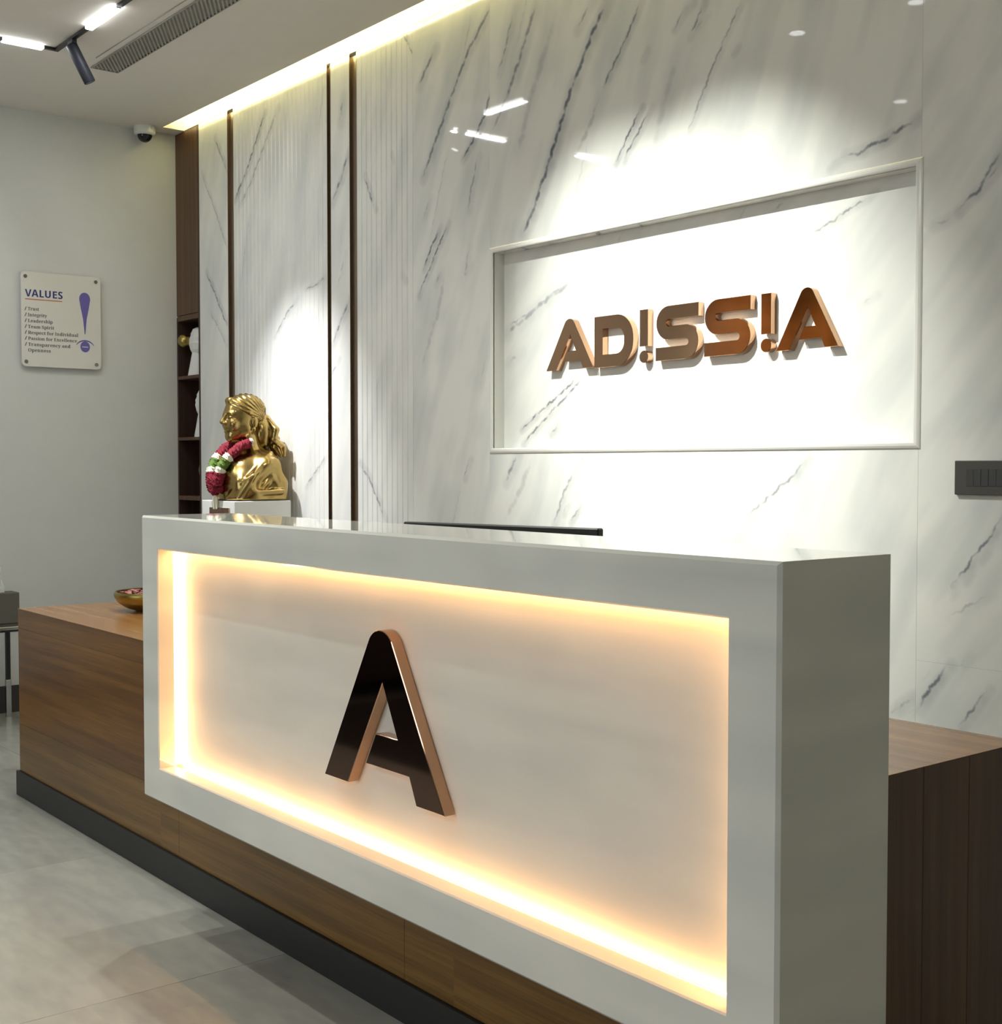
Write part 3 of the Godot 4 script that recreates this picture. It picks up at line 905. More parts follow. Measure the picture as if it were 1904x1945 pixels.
	var outside := Vector3(maxf(base.x, 0), maxf(base.y, 0), maxf(base.z, 0)).length() + minf(maxf(base.x, maxf(base.y, base.z)), 0.0)
	return smin(d, outside - 0.002, 0.006)

func bust_hair(p: Vector3) -> float:
	var d := 1.0
	if p.y > 0.33:
		d = ell(p, Vector3(0, 0.447, 0.217), Vector3(0.082, 0.086, 0.104))
		# combed strands
		var a := atan2(p.y - 0.40, p.z - 0.13)
		d += 0.0022 * sin(a * 42.0 + p.x * 60.0)
		d = smin(d, cap(Vector3(absf(p.x), p.y, p.z), Vector3(0.010, 0.494, 0.304), Vector3(0.072, 0.432, 0.235), 0.018, 0.014), 0.012)
		# the hair line: from over the brow back to the ear
		d = smax(d, (0.405 + (p.z - 0.205) * 0.60) - p.y, 0.006)
		d = smin(d, ell(p, Vector3(0, 0.408, 0.120), Vector3(0.030, 0.030, 0.026)), 0.012)
	d = smin(d, ell(p, Vector3(0, 0.335, 0.130), Vector3(0.060, 0.085, 0.052)), 0.02)
	if p.z > 0.2 or d > 0.15:
		return d if d < 0.9 else 0.3
	for k in 7:   # the tied-back hair falls in thick waves onto the shoulders
		var x := (k - 3) * 0.024
		var w := 0.010 * sin(k * 2.3)
		var pa := Vector3(x * 0.3, 0.408, 0.108)
		var pb := Vector3(x * 0.9 + w, 0.352, 0.104 - absf(x) * 0.1 - w)
		var pc := Vector3(x * 1.1 - w, 0.306, 0.086 + w)
		var pd := Vector3(x * 1.3 + w, 0.264, 0.072 - w)
		var pe := Vector3(x * 1.5, 0.224, 0.062)
		d = smin(d, cap(p, pa, pb, 0.017, 0.017), 0.008)
		d = smin(d, cap(p, pb, pc, 0.017, 0.016), 0.008)
		d = smin(d, cap(p, pc, pd, 0.016, 0.016), 0.008)
		d = smin(d, cap(p, pd, pe, 0.016, 0.010), 0.008)
	return d

# surface nets: one vertex in each cell that the surface crosses, one quad round each crossed edge
func nets(sdf: Callable, lo: Vector3, hi: Vector3, cell: float, at: Vector3) -> SurfaceTool:
	var n := Vector3i(((hi - lo) / cell).ceil()) + Vector3i.ONE
	var val := PackedFloat32Array()
	val.resize(n.x * n.y * n.z)
	var sy := n.x; var sz := n.x * n.y
	var B := 4
	for bz in range(0, n.z, B):
		for by in range(0, n.y, B):
			for bxx in range(0, n.x, B):
				var c := lo + Vector3(bxx + 1.5, by + 1.5, bz + 1.5) * cell
				var d: float = sdf.call(c)
				var far := absf(d) > cell * 4.2
				for z in range(bz, mini(bz + B, n.z)):
					for y in range(by, mini(by + B, n.y)):
						for x in range(bxx, mini(bxx + B, n.x)):
							val[x + y * sy + z * sz] = d if far else sdf.call(lo + Vector3(x, y, z) * cell)
	var id := PackedInt32Array()
	id.resize(val.size())
	id.fill(-1)
	var pos := PackedVector3Array()
	var nor := PackedVector3Array()
	var offs := [0, 1, sy, sy + 1, sz, sz + 1, sz + sy, sz + sy + 1]
	var edges := [[0, 1], [2, 3], [4, 5], [6, 7], [0, 2], [1, 3], [4, 6], [5, 7], [0, 4], [1, 5], [2, 6], [3, 7]]
	for z in n.z - 1:
		for y in n.y - 1:
			for x in n.x - 1:
				var i := x + y * sy + z * sz
				var inside := 0
				for k in 8:
					if val[i + offs[k]] < 0.0:
						inside += 1
				if inside == 0 or inside == 8:
					continue
				var sum := Vector3.ZERO
				var cnt := 0
				for e: Array in edges:
					var a: int = e[0]; var b: int = e[1]
					var va := val[i + offs[a]]; var vb := val[i + offs[b]]
					if (va < 0.0) != (vb < 0.0):
						var t := va / (va - vb)
						var pa := Vector3(a & 1, (a >> 1) & 1, a >> 2); var pb := Vector3(b & 1, (b >> 1) & 1, b >> 2)
						sum += pa.lerp(pb, t)
						cnt += 1
				var c0 := val[i]; var c1 := val[i + 1]; var c2 := val[i + offs[2]]; var c3 := val[i + offs[3]]
				var c4 := val[i + offs[4]]; var c5 := val[i + offs[5]]; var c6 := val[i + offs[6]]; var c7 := val[i + offs[7]]
				nor.append(Vector3(c1 + c3 + c5 + c7 - c0 - c2 - c4 - c6, c2 + c3 + c6 + c7 - c0 - c1 - c4 - c5, c4 + c5 + c6 + c7 - c0 - c1 - c2 - c3).normalized())
				id[i] = pos.size()
				pos.append(lo + (Vector3(x, y, z) + sum / cnt) * cell)
	var st := mb()
	for k in pos.size():
		st.set_normal(nor[k])
		st.set_uv(Vector2(pos[k].x, pos[k].y))
		st.add_vertex(at + pos[k])
	var dirs := [1, sy, sz]
	for z in range(1, n.z - 1):
		for y in range(1, n.y - 1):
			for x in range(1, n.x - 1):
				var i := x + y * sy + z * sz
				for ax in 3:
					var va := val[i]; var vb := val[i + dirs[ax]]
					if (va < 0.0) == (vb < 0.0):
						continue
					var u: int = dirs[(ax + 1) % 3]; var v: int = dirs[(ax + 2) % 3]
					var q := [id[i], id[i - u], id[i - u - v], id[i - v]]
					if va < 0.0:
						q.reverse()
					for t: int in [0, 1, 2, 0, 2, 3]:
						st.add_index(q[t])
	return st

const PED0 := Vector3(1.093, 0.0, 0.06)
const PED1 := Vector3(1.4427, 1.165, 0.371)
const BUST := Vector3(1.268, 1.165, 0.0)

func build_pedestal_and_bust() -> void:
	var p := node("pedestal", "square white pedestal carrying the brass bust beside the marble wall", "pedestal")
	box("pedestal_body", PED0, PED1, M.white, p, 0.003)
	box("name_plate", Vector3(1.185, 0.985, 0.371), Vector3(1.398, 1.131, 0.377), M.bronze_dark, p, 0.0015)
	var b := node("bust_sculpture", "polished brass bust of a smiling woman with tied-back wavy hair on a white pedestal", "sculpture", "", "", BUST)
	put("bust_body", nets(bust_body, Vector3(-0.196, -0.006, 0.0), Vector3(0.196, 0.54, 0.366), 0.0032, Vector3.ZERO), M.brass, b)
	put("hair", nets(bust_hair, Vector3(-0.14, 0.19, 0.01), Vector3(0.14, 0.545, 0.345), 0.0032, Vector3.ZERO), M.brass, b)
	# garland hung round the neck: two strands that meet in front, each red, white, green, white, red
	var g := node("flower_garland", "red, white and green flower garland hung round the bust's neck", "garland", "", "", BUST)
	for side: float in [1.0, -1.0]:
		var path := Curve3D.new()
		for q: Vector3 in [Vector3(0.068, 0.292, 0.215), Vector3(0.072, 0.262, 0.290), Vector3(0.058, 0.205, 0.352), Vector3(0.046, 0.150, 0.380), Vector3(0.032, 0.085, 0.388), Vector3(0.018, 0.045, 0.380)]:
			path.add_point(Vector3(q.x * side, q.y, q.z))
		var long := path.get_baked_length()
		var cuts := [[0.0, 0.05, "white_blossoms", M.jasmine, 0.020], [0.05, 0.42, "red_petals", M.rose, 0.024], [0.42, 0.50, "white_blossoms", M.jasmine, 0.025], [0.50, 0.64, "green_leaves", M.leaf, 0.025], [0.64, 0.71, "white_blossoms", M.jasmine, 0.026], [0.71, 1.0, "red_petals", M.rose, 0.027]]
		for c: Array in cuts:
			var pts := []; var rad := []
			var steps := maxi(3, int((float(c[1]) - float(c[0])) * 64.0))
			for k in steps + 1:
				var t: float = lerpf(c[0], c[1], float(k) / steps)
				pts.append(path.sample_baked(t * long))
				rad.append(float(c[4]) * (0.82 if k == 0 or k == steps else 1.0))
			var st := mb()
			tube(st, pts, rad, 22, 0.2, 7.0)
			put(c[2], st, c[3], g)
	var st := mb()
	tube(st, [Vector3(0, 0.052, 0.384), Vector3(0, 0.036, 0.386), Vector3(0, 0.026, 0.386)], [0.02, 0.022, 0.014], 14, 0.1, 5.0)
	put("tassel_knot", st, M.rose, g)
	st = mb()
	tube(st, [Vector3(0.004, 0.027, 0.386), Vector3(0.006, 0.012, 0.388), Vector3(0.006, -0.04, 0.387)], [0.010, 0.014, 0.012], 12, 0.12, 4.0)
	put("tassel", st, M.jasmine, g)

# ---------------------------------------------------------------- ceiling fittings

const TRACK_X := 1.14
const TRACK_Z := 1.10
const TRACK_Z2 := 2.75

func light_bar(at: Vector3, along_x: bool, long: float, called: String, energy: float) -> void:
	var n := node("light_bar", called, "light", "light bars on the ceiling track", "", at)
	var w := 0.034
	var half := Vector3(long / 2, 0, w / 2) if along_x else Vector3(w / 2, 0, long / 2)
	for side: float in [-1.0, 1.0]:
		var c := (Vector3(half.x + 0.002, 0, 0) if along_x else Vector3(0, 0, half.z + 0.002)) * side
		var r := Vector3(0.002, 0, 0.012) if along_x else Vector3(0.012, 0, 0.002)
		box("end_cap", c - r - Vector3(0, 0.0142, 0), c + r - Vector3(0, 0.0125, 0), M.black, n, 0.0005)
	box("light_diffuser", Vector3(-half.x, -0.0185, -half.z), Vector3(half.x, -0.0005, half.z), M.bar, n, 0.003)
	area("bar_light", Vector3(0, -0.019, 0), Vector3.DOWN, Vector3(0, 0, 1), Vector2(half.x * 2, half.z * 2), energy, LAMP_WHITE, n)

func track_spot(at: Vector3, aim: Vector3, label: String, angle: float, energy: float) -> void:
	var n := node("track_spotlight", label, "spotlight", "", "", at)
	var st := mb()
	bx(st, Vector3(-0.03, -0.03, -0.011), Vector3(0.03, -0.012, 0.011), 0.002)
	tube(st, [Vector3(0, -0.02, 0), Vector3(0, -0.05, 0)], [0.006, 0.006], 10)
	put("mount", st, M.black, n)
	var d := (aim - at).normalized()
	var a := Vector3(0, -0.04, 0)
	var turned := Transform3D(Basis(Quaternion(Vector3.UP, d)), a)
	var barrel := mb()
	lathe(barrel, [Vector2(0.0, -0.012), Vector2(0.022, -0.012), Vector2(0.026, -0.008), Vector2(0.026, 0.165), Vector2(0.024, 0.168), Vector2(0.0232, 0.165), Vector2(0.0232, 0.148), Vector2(0.0, 0.148)], Vector3.ZERO, 36)
	st = mb()
	st.append_from(barrel.commit(), 0, turned)
	put("lamp_tube", st, M.lamp_black, n)
	st = mb()
	tube(st, [a + d * 0.1500, a + d * 0.1545], [0.0225, 0.0225], 20)
	put("light_lens", st, M.lens, n)
	spot("spot_beam", a + d * 0.170, aim - at, angle, 1.0, energy, LAMP_WHITE, 0.02, n)

func downlight(at: Vector3, aim: Vector3, label: String, angle: float, energy: float, spill := 0.0) -> void:
	var n := node("downlight", label, "light", "recessed downlights", "", at)
	var st := mb()
	lathe(st, [Vector2(0.034, 0.0005), Vector2(0.034, -0.002), Vector2(0.044, -0.004), Vector2(0.046, -0.002), Vector2(0.046, 0.0)], Vector3.ZERO, 36)
	put("trim_ring", st, M.black, n)
	st = mb()
	lathe(st, [Vector2(0.034, -0.0035), Vector2(0.0, -0.0035)], Vector3.ZERO, 36)
	put("light_lens", st, M.lens, n)
	if spill > 0.0:
		spot("spot_spill", Vector3(0, -0.012, 0), Vector3(0, -3, 0.2), 70.0, 1.0, spill, Color(0.985, 1.0, 0.965), 0.022, n)
	spot("spot_beam", Vector3(0, -0.012, 0), aim - at, angle, 1.0, energy, Color(0.985, 1.0, 0.965), 0.022, n)

func build_ceiling_fittings() -> void:
	var t := node("light_track", "black ceiling track bent at a corner, carrying light bars and a spotlight", "track")
	var y := CEIL
	box("track_rail", Vector3(TRACK_X - 0.011, y - 0.012, TRACK_Z - 0.011), Vector3(5.6, y, TRACK_Z + 0.011), M.black, t, 0.001)
	box("track_rail", Vector3(TRACK_X - 0.011, y - 0.012, TRACK_Z + 0.012), Vector3(TRACK_X + 0.011, y, TRACK_Z2 - 0.012), M.black, t, 0.001)
	box("track_rail", Vector3(TRACK_X - 0.011, y - 0.012, TRACK_Z2 - 0.011), Vector3(1.5, y, TRACK_Z2 + 0.011), M.black, t, 0.001)
	light_bar(Vector3(1.70, y, TRACK_Z), true, 0.33, "glowing white light bar on the track beside the black spotlight", 0.55)
	light_bar(Vector3(TRACK_X, y, 1.255), false, 0.185, "glowing white light bar entering at the photo's left edge", 0.3)
	light_bar(Vector3(TRACK_X, y, 1.455), false, 0.185, "glowing white light bar past the left edge, second from the track corner", 0.3)
	light_bar(Vector3(TRACK_X, y, 2.24), false, 0.26, "glowing white light bar on the side track, third from the track corner", 0.4)
	light_bar(Vector3(1.31, y, TRACK_Z2), true, 0.28, "glowing white light bar at the far track corner", 0.5)
	for k in 2:  # out of view, placed to light the desk front and cast its shadow lines
		var x: float = [3.05, 4.15][k]
		downlight(Vector3(x, y, 2.69), Vector3(x + 0.2, 0, 2.5), ["unseen ceiling downlight lighting the left half of the counter", "unseen ceiling downlight lighting the desk front and its panel"][k], 42.0, 1.2)
	for k in 2:  # out of view, placed to brighten the timber panel mirrored in the letters
		downlight(Vector3(0.95, y, 4.95 + 1.1 * k), Vector3(0, 1.7, 5.0 + 1.1 * k), ["unseen downlight placed to light the near end of the timber panel", "unseen downlight placed to light the far end of the timber panel"][k], 40.0, 2.4)
	track_spot(Vector3(1.335, y, TRACK_Z), Vector3(1.50, 1.25, 0.08), "matt black tube spotlight tilted from the ceiling track towards the brass bust", 25.0, 6.5)
	downlight(Vector3(3.407, y, 1.394), Vector3(3.80, 1.66, 0), "recessed ceiling downlight aimed at the left half of the sign niche", 25.0, 9.0, 1.6)
	downlight(Vector3(3.962, y, 1.469), Vector3(4.26, 1.66, 0), "recessed ceiling downlight aimed at the right half of the sign niche", 25.0, 10.0, 1.6)
	for k in FILL_PANELS.size():  # glowing faces of the added fill panels
		var p: Vector3 = FILL_PANELS[k]
		var n := node("fill_light_panel", "large added ceiling panel behind the viewer, filling the room with light", "light", "", "", Vector3(p.x, CEIL, p.z))
		box("panel_frame", Vector3(-0.93, -0.03, -0.63), Vector3(0.93, 0, 0.63), M.white, n, 0.002)
		box("light_diffuser", Vector3(-0.9, -0.034, -0.6), Vector3(0.9, -0.0301, 0.6), M.fill_panel_glow, n, 0.0)
	# linear air grille
	var v := node("air_grille", "long grey linear air-conditioning grille set in the ceiling", "air vent")
	var g0 := Vector2(0.965, 0.734); var g1 := Vector2(5.4, 0.872)
	var st := mb()
	for a: Array in [[Vector3(g0.x, y - 0.006, g0.y), Vector3(g1.x, y, g0.y + 0.006)], [Vector3(g0.x, y - 0.006, g1.y - 0.006), Vector3(g1.x, y, g1.y)], [Vector3(g0.x, y - 0.006, g0.y), Vector3(g0.x + 0.006, y, g1.y)]]:
		bx(st, a[0], a[1], 0.001)
	bx(st, Vector3(1.12, y - 0.003, g1.y + 0.032), Vector3(g1.x, y, g1.y + 0.036), 0.001)
	put("vent_frame", st, M.grille, v)
	box("vent_throat", Vector3(g0.x + 0.005, y - 0.0005, g0.y + 0.005), Vector3(g1.x, y, g1.y - 0.005), M.grille_dark, v, 0.0)
	st = mb()
	var span := 0.21   # the blades run slantwise across the slot
	var z0 := g0.y + 0.006; var z1 := g1.y - 0.006
	for k in 140:
		var x := g0.x - span + 0.02 + k * 0.034
		var cut := clampf((g0.x + 0.007 - x) / span, 0.0, 1.0)
		var a := Vector3(x + span * cut, y - 0.006, lerpf(z0, z1, cut)); var e := Vector3(x + span, y - 0.006, z1)
		var w := Vector3(0.016, 0, 0)
		quad(st, a, e, e + w, a + w, Vector3(0, -1, 0))
		quad(st, a, e, e + Vector3(0, 0.005, 0), a + Vector3(0, 0.005, 0), Vector3(-1, 0, 0.5))
	tag(put("vent_slats", st, M.grille, v), "", "", "", "stuff")
	# dome camera
	var c := node("security_camera", "small white ceiling dome camera with a dark glass dome in the room's corner", "camera", "", "", Vector3(0.072, CEIL, 0.215))
	st = mb()
	lathe(st, [Vector2(0.0, 0.0), Vector2(0.058, 0.0), Vector2(0.060, -0.004), Vector2(0.060, -0.036), Vector2(0.057, -0.044), Vector2(0.050, -0.048), Vector2(0.040, -0.048)], Vector3.ZERO, 36)
	put("camera_base", st, M.white, c)
	st = mb()
	var dome := []
	for k in 9:
		var a := deg_to_rad(k * 11.25)
		dome.append(Vector2(cos(a) * 0.0415, -0.047 - sin(a) * 0.0415))
	lathe(st, dome, Vector3.ZERO, 32)
	put("camera_dome", st, plain(Color8(26, 26, 30), 0.08), c)

# ---------------------------------------------------------------- things on walls, shelves and counter

func text(called: String, words: String, font: String, bold: bool, at: Vector2, width: float, height: float, m: Material, parent: Node3D, x: float) -> void:
	var f := SystemFont.new()
	f.font_names = PackedStringArray([font])
	f.font_weight = 700 if bold else 400
	var t := TextMesh.new()
	t.font = f
	t.text = words
	t.font_size = 64
	t.pixel_size = 0.01
	t.depth = 0.02
	t.material = m
	var o := MeshInstance3D.new()
	o.mesh = t
	o.name = numbered_in(parent, called)
	parent.add_child(o, true)
	var box3 := t.get_aabb()
	var k := Vector3(width / maxf(box3.size.x, 0.001), height / maxf(box3.size.y, 0.001), 0.03)
	# reads along -z on the wall x = 0: local x is world -z, local z is world x
	o.basis = Basis(Vector3(0, 0, -k.x), Vector3(0, k.y, 0), Vector3(k.z, 0, 0))
	o.position = Vector3(x, at.y - box3.position.y * k.y, at.x + box3.position.x * k.x)

func side_shape(st: SurfaceTool, pts: PackedVector2Array, x0: float, x1: float, b := 0.0) -> void:
	# an outline given as (z, y) on the side wall, with depth along x
	var flat := PackedVector2Array()
	for p in pts:
		flat.append(Vector2(-p.x, p.y))
	var s := mb()
	extrude(s, flat, x0, x1, b)
	st.append_from(s.commit(), 0, Transform3D(Basis(Vector3(0, 0, -1), Vector3(0, 1, 0), Vector3(1, 0, 0)), Vector3.ZERO))

func build_small_things() -> void:
	# values plaque on the side wall
	var p := node("values_plaque", "white acrylic values plaque with rounded corners on four metal studs", "plaque")
	var z0 := 0.466; var z1 := 0.906; var y0 := 1.875; var y1 := 2.388; var r := 0.024
	var st := mb()
	var o := PackedVector2Array()
	o.append_array(arc(Vector2(z0 + r, y0 + r), r, 180, 270, 6)); o.append_array(arc(Vector2(z1 - r, y0 + r), r, 270, 360, 6))
	o.append_array(arc(Vector2(z1 - r, y1 - r), r, 0, 90, 6)); o.append_array(arc(Vector2(z0 + r, y1 - r), r, 90, 180, 6))
	side_shape(st, o, 0.018, 0.030, 0.0015)
	put("plaque_board", st, M.sign_board, p)
	for q: Vector2 in [Vector2(0.884, 2.362), Vector2(0.494, 2.362), Vector2(0.884, 1.902), Vector2(0.494, 1.902)]:
		st = mb()
		side_shape(st, arc(q, 0.0095, 0, 345, 23), 0.0, 0.035, 0.001)
		put("stud", st, plain(Color8(120, 118, 108), 0.3, 1.0), p)
	var fx := 0.0302
	text("heading_lettering", "VALUES", "Droid Sans", true, Vector2(0.886, 2.252), 0.205, 0.040, M.ink_blue, p, fx)
	st = mb()
	side_shape(st, PackedVector2Array([Vector2(0.684, 2.2415), Vector2(0.886, 2.2415), Vector2(0.886, 2.2365), Vector2(0.684, 2.2365)]), 0.030, 0.0306)
	put("heading_underline", st, M.ink_orange, p)
	var lines := [["Trust", 0.060], ["Integrity", 0.104], ["Leadership", 0.134], ["Team Spirit", 0.142], ["Respect for Individual", 0.276], ["Passion for Excellence", 0.268], ["Transparency and", 0.232], ["Openness", 0.122]]
	for k in lines.size():
		var yy := 2.178 - k * 0.0318
		var w: String = lines[k][0]
		var low := w.contains("g") or w.contains("p") or w.contains("y")
		text("list_lettering", w, "Droid Serif", true, Vector2(0.872, yy - (0.006 if low else 0.0)), lines[k][1], 0.024 if low else 0.018, M.ink_grey, p, fx)
		if k < 7:
			st = mb()
			side_shape(st, PackedVector2Array([Vector2(0.890, yy - 0.001), Vector2(0.886, yy - 0.001), Vector2(0.878, yy + 0.019), Vector2(0.882, yy + 0.019)]), 0.030, 0.0306)
			put("list_tick", st, M.ink_grey, p)
	# violet exclamation mark that ends in an eye
	st = mb()
	var drop := arc(Vector2(0.5575, 2.262), 0.031, -10, 190, 16, 0.036)
	drop.append_array(PackedVector2Array([Vector2(0.534, 2.215), Vector2(0.5475, 2.150), Vector2(0.5555, 2.068), Vector2(0.5595, 2.068), Vector2(0.5675, 2.150), Vector2(0.581, 2.215)]))
	side_shape(st, drop, 0.030, 0.0307)
	put("exclamation_drop", st, M.ink_violet, p)
	st = mb()
	side_shape(st, arc(Vector2(0.5575, 1.998), 0.027, 0, 345, 23, 0.030), 0.030, 0.0307)
	put("eye_ball", st, M.ink_violet, p)
	st = mb()
	side_shape(st, PackedVector2Array([Vector2(0.541, 1.995), Vector2(0.574, 1.995), Vector2(0.574, 1.999), Vector2(0.541, 1.999)]), 0.0307, 0.031)
	put("eye_text_line", st, M.sign_board, p)  # white printed dash, standing for a line of small text
	st = mb()
	var lid := arc(Vector2(0.5575, 1.992), 0.054, 20, 160, 14, 0.044)
	lid.append_array(arc(Vector2(0.5575, 1.990), 0.053, 155, 25, 14, 0.038))
	side_shape(st, lid, 0.030, 0.0307)
	put("eye_lid", st, M.ink_violet, p)

	# switch plate on the marble
	var s := node("switch_plate", "dark grey modular switch plate on the marble at the right edge", "switch")
	box("plate", Vector3(5.1005, 1.2565, 0.0), Vector3(5.40, 1.3515, 0.011), M.dark_plate, s, 0.0018)
	for k in 10:
		var x := 5.1375 + k * 0.0228
		box("switch_key", Vector3(x, 1.2805, 0.0095), Vector3(x + 0.0222, 1.3285, 0.0123 if k % 3 else 0.0118), M.dark_key, s, 0.0008)

	# figures on the shelf
	trophy(Vector3(0.163, 1.857, -0.06), "white stylised figurine balancing a gold ball on the upper open shelf", true, 1.0)
	trophy(Vector3(0.232, 1.502, -0.06), "white figurine half hidden by the marble edge on the middle shelf", false, 0.95)
	var v := node("round_vase", "dull pink round vase half hidden by the marble on the lower shelf", "vase", "", "", Vector3(0.262, 1.163, -0.06))
	st = mb()
	lathe(st, [Vector2(0.0, 0.0), Vector2(0.028, 0.0), Vector2(0.034, 0.01), Vector2(0.030, 0.06), Vector2(0.040, 0.11), Vector2(0.048, 0.15), Vector2(0.040, 0.19), Vector2(0.022, 0.21), Vector2(0.020, 0.23), Vector2(0.014, 0.23), Vector2(0.014, 0.2)], Vector3.ZERO, 28)
	put("vase_body", st, plain(Color8(120, 98, 92), 0.4), v)

	# brass bowl of petals on the counter
	var at := Vector3(2.247, 0.76, 1.132)
	var b := node("brass_bowl", "wide shallow brass bowl on the timber counter beside the marble front", "bowl", "", "", at)
	st = mb()
	lathe(st, [Vector2(0.0, 0.0), Vector2(0.07, 0.0), Vector2(0.078, 0.004), Vector2(0.112, 0.016), Vector2(0.142, 0.036), Vector2(0.156, 0.058), Vector2(0.158, 0.070), Vector2(0.152, 0.080), Vector2(0.147, 0.078), Vector2(0.150, 0.066), Vector2(0.140, 0.044), Vector2(0.108, 0.024), Vector2(0.0, 0.016)], Vector3.ZERO, 48)
	put("bowl_body", st, M.gold, b)
	st = mb()
	lathe(st, [Vector2(0.1495, 0.067), Vector2(0.0, 0.067)], Vector3.ZERO, 40)
	put("water", st, plain(Color8(92, 62, 56), 0.05), b)
	var rng := RandomNumberGenerator.new()
	rng.seed = 7
	st = mb()
	for k in 150:
		var a := rng.randf() * TAU; var rad := sqrt(rng.randf()) * 0.132
		var c := at + Vector3(cos(a) * rad, 0.068 + rng.randf() * 0.014 * (1.0 - rad * 4.0), sin(a) * rad)
		var u := Vector3(cos(a * 3.0), rng.randf_range(-0.25, 0.25), sin(a * 3.0)) * 0.017
		var w := Vector3(-sin(a * 3.0), rng.randf_range(-0.25, 0.25), cos(a * 3.0)) * 0.012
		quad(st, c - u, c + w, c + u, c - w, Vector3.UP)
		quad(st, c - u + Vector3(0, 0.0012, 0), c + w + Vector3(0, 0.0030, 0), c + u + Vector3(0, 0.0012, 0), c - w + Vector3(0, 0.0030, 0), Vector3.UP)
	tag(put("flower_petals", st, plain(Color8(206, 140, 138), 0.6)), "pink flower petals floating in the brass bowl", "petals", "", "stuff")

	# computer screen behind the marble front
	var m := node("monitor", "black computer monitor on the counter, only its top edge above the marble front", "monitor", "", "", Vector3(4.6275, 0.76, 1.27))
	m.rotation.y = atan2(0.146, 0.595)
	box("screen_shell", Vector3(-0.306, 0.085, -0.012), Vector3(0.306, 0.4305, 0.012), M.black, m, 0.003)
	box("screen", Vector3(-0.298, 0.095, -0.0128), Vector3(0.298, 0.424, -0.0119), plain(Color8(12, 13, 16), 0.15), m, 0.0)
	box("stand_neck", Vector3(-0.03, 0.008, 0.012), Vector3(0.03, 0.26, 0.028), M.black, m, 0.002)
	box("stand_foot", Vector3(-0.11, 0.0, -0.08), Vector3(0.11, 0.008, 0.10), M.black, m, 0.002)

func trophy(at: Vector3, label: String, ball: bool, k: float) -> void:
	var t := node("figurine", label, "figurine", "", "", at)
	var st := mb()
	lathe(st, [Vector2(0.0, 0.0), Vector2(0.060 * k, 0.0), Vector2(0.060 * k, 0.008), Vector2(0.050 * k, 0.06), Vector2(0.041 * k, 0.11), Vector2(0.036 * k, 0.135), Vector2(0.0, 0.14)], Vector3.ZERO, 24)
	put("base", st, M.white, t)
	st = mb()
	# a folded, faceted head above the stem
	var h := [[0.120, 0.036, 0.030], [0.150, 0.062, 0.044], [0.185, 0.078, 0.050], [0.196, 0.070, 0.048], [0.214, 0.082, 0.046], [0.232, 0.066, 0.040], [0.246, 0.072, 0.036], [0.268, 0.040, 0.030], [0.278, 0.012, 0.012]]
	for i in h.size() - 1:
		for a in 10:
			var q := []
			for e: Array in [[i, a], [i, a + 1], [i + 1, a + 1], [i + 1, a]]:
				var row: Array = h[e[0]]
				var an: float = TAU * e[1] / 10.0
				q.append(Vector3(cos(an) * float(row[1]) * k, row[0], sin(an) * float(row[2]) * k))
			var an2 := TAU * (a + 0.5) / 10.0
			quad(st, q[0], q[1], q[2], q[3], Vector3(cos(an2), 0, sin(an2)))
	put("head", st, M.white, t)
	if ball:
		st = mb()
		var prof := []
		for i in 13:
			var a := deg_to_rad(-90 + i * 15.0)
			prof.append(Vector2(cos(a) * 0.039, sin(a) * 0.039))
		lathe(st, prof, Vector3(-0.088, 0.205, 0.045), 28)
		put("gold_ball", st, M.gold, t)
		st = mb()
		tube(st, [Vector3(-0.05, 0.20, 0.02), Vector3(-0.075, 0.205, 0.038)], [0.012, 0.010], 10)
		put("arm", st, M.white, t)

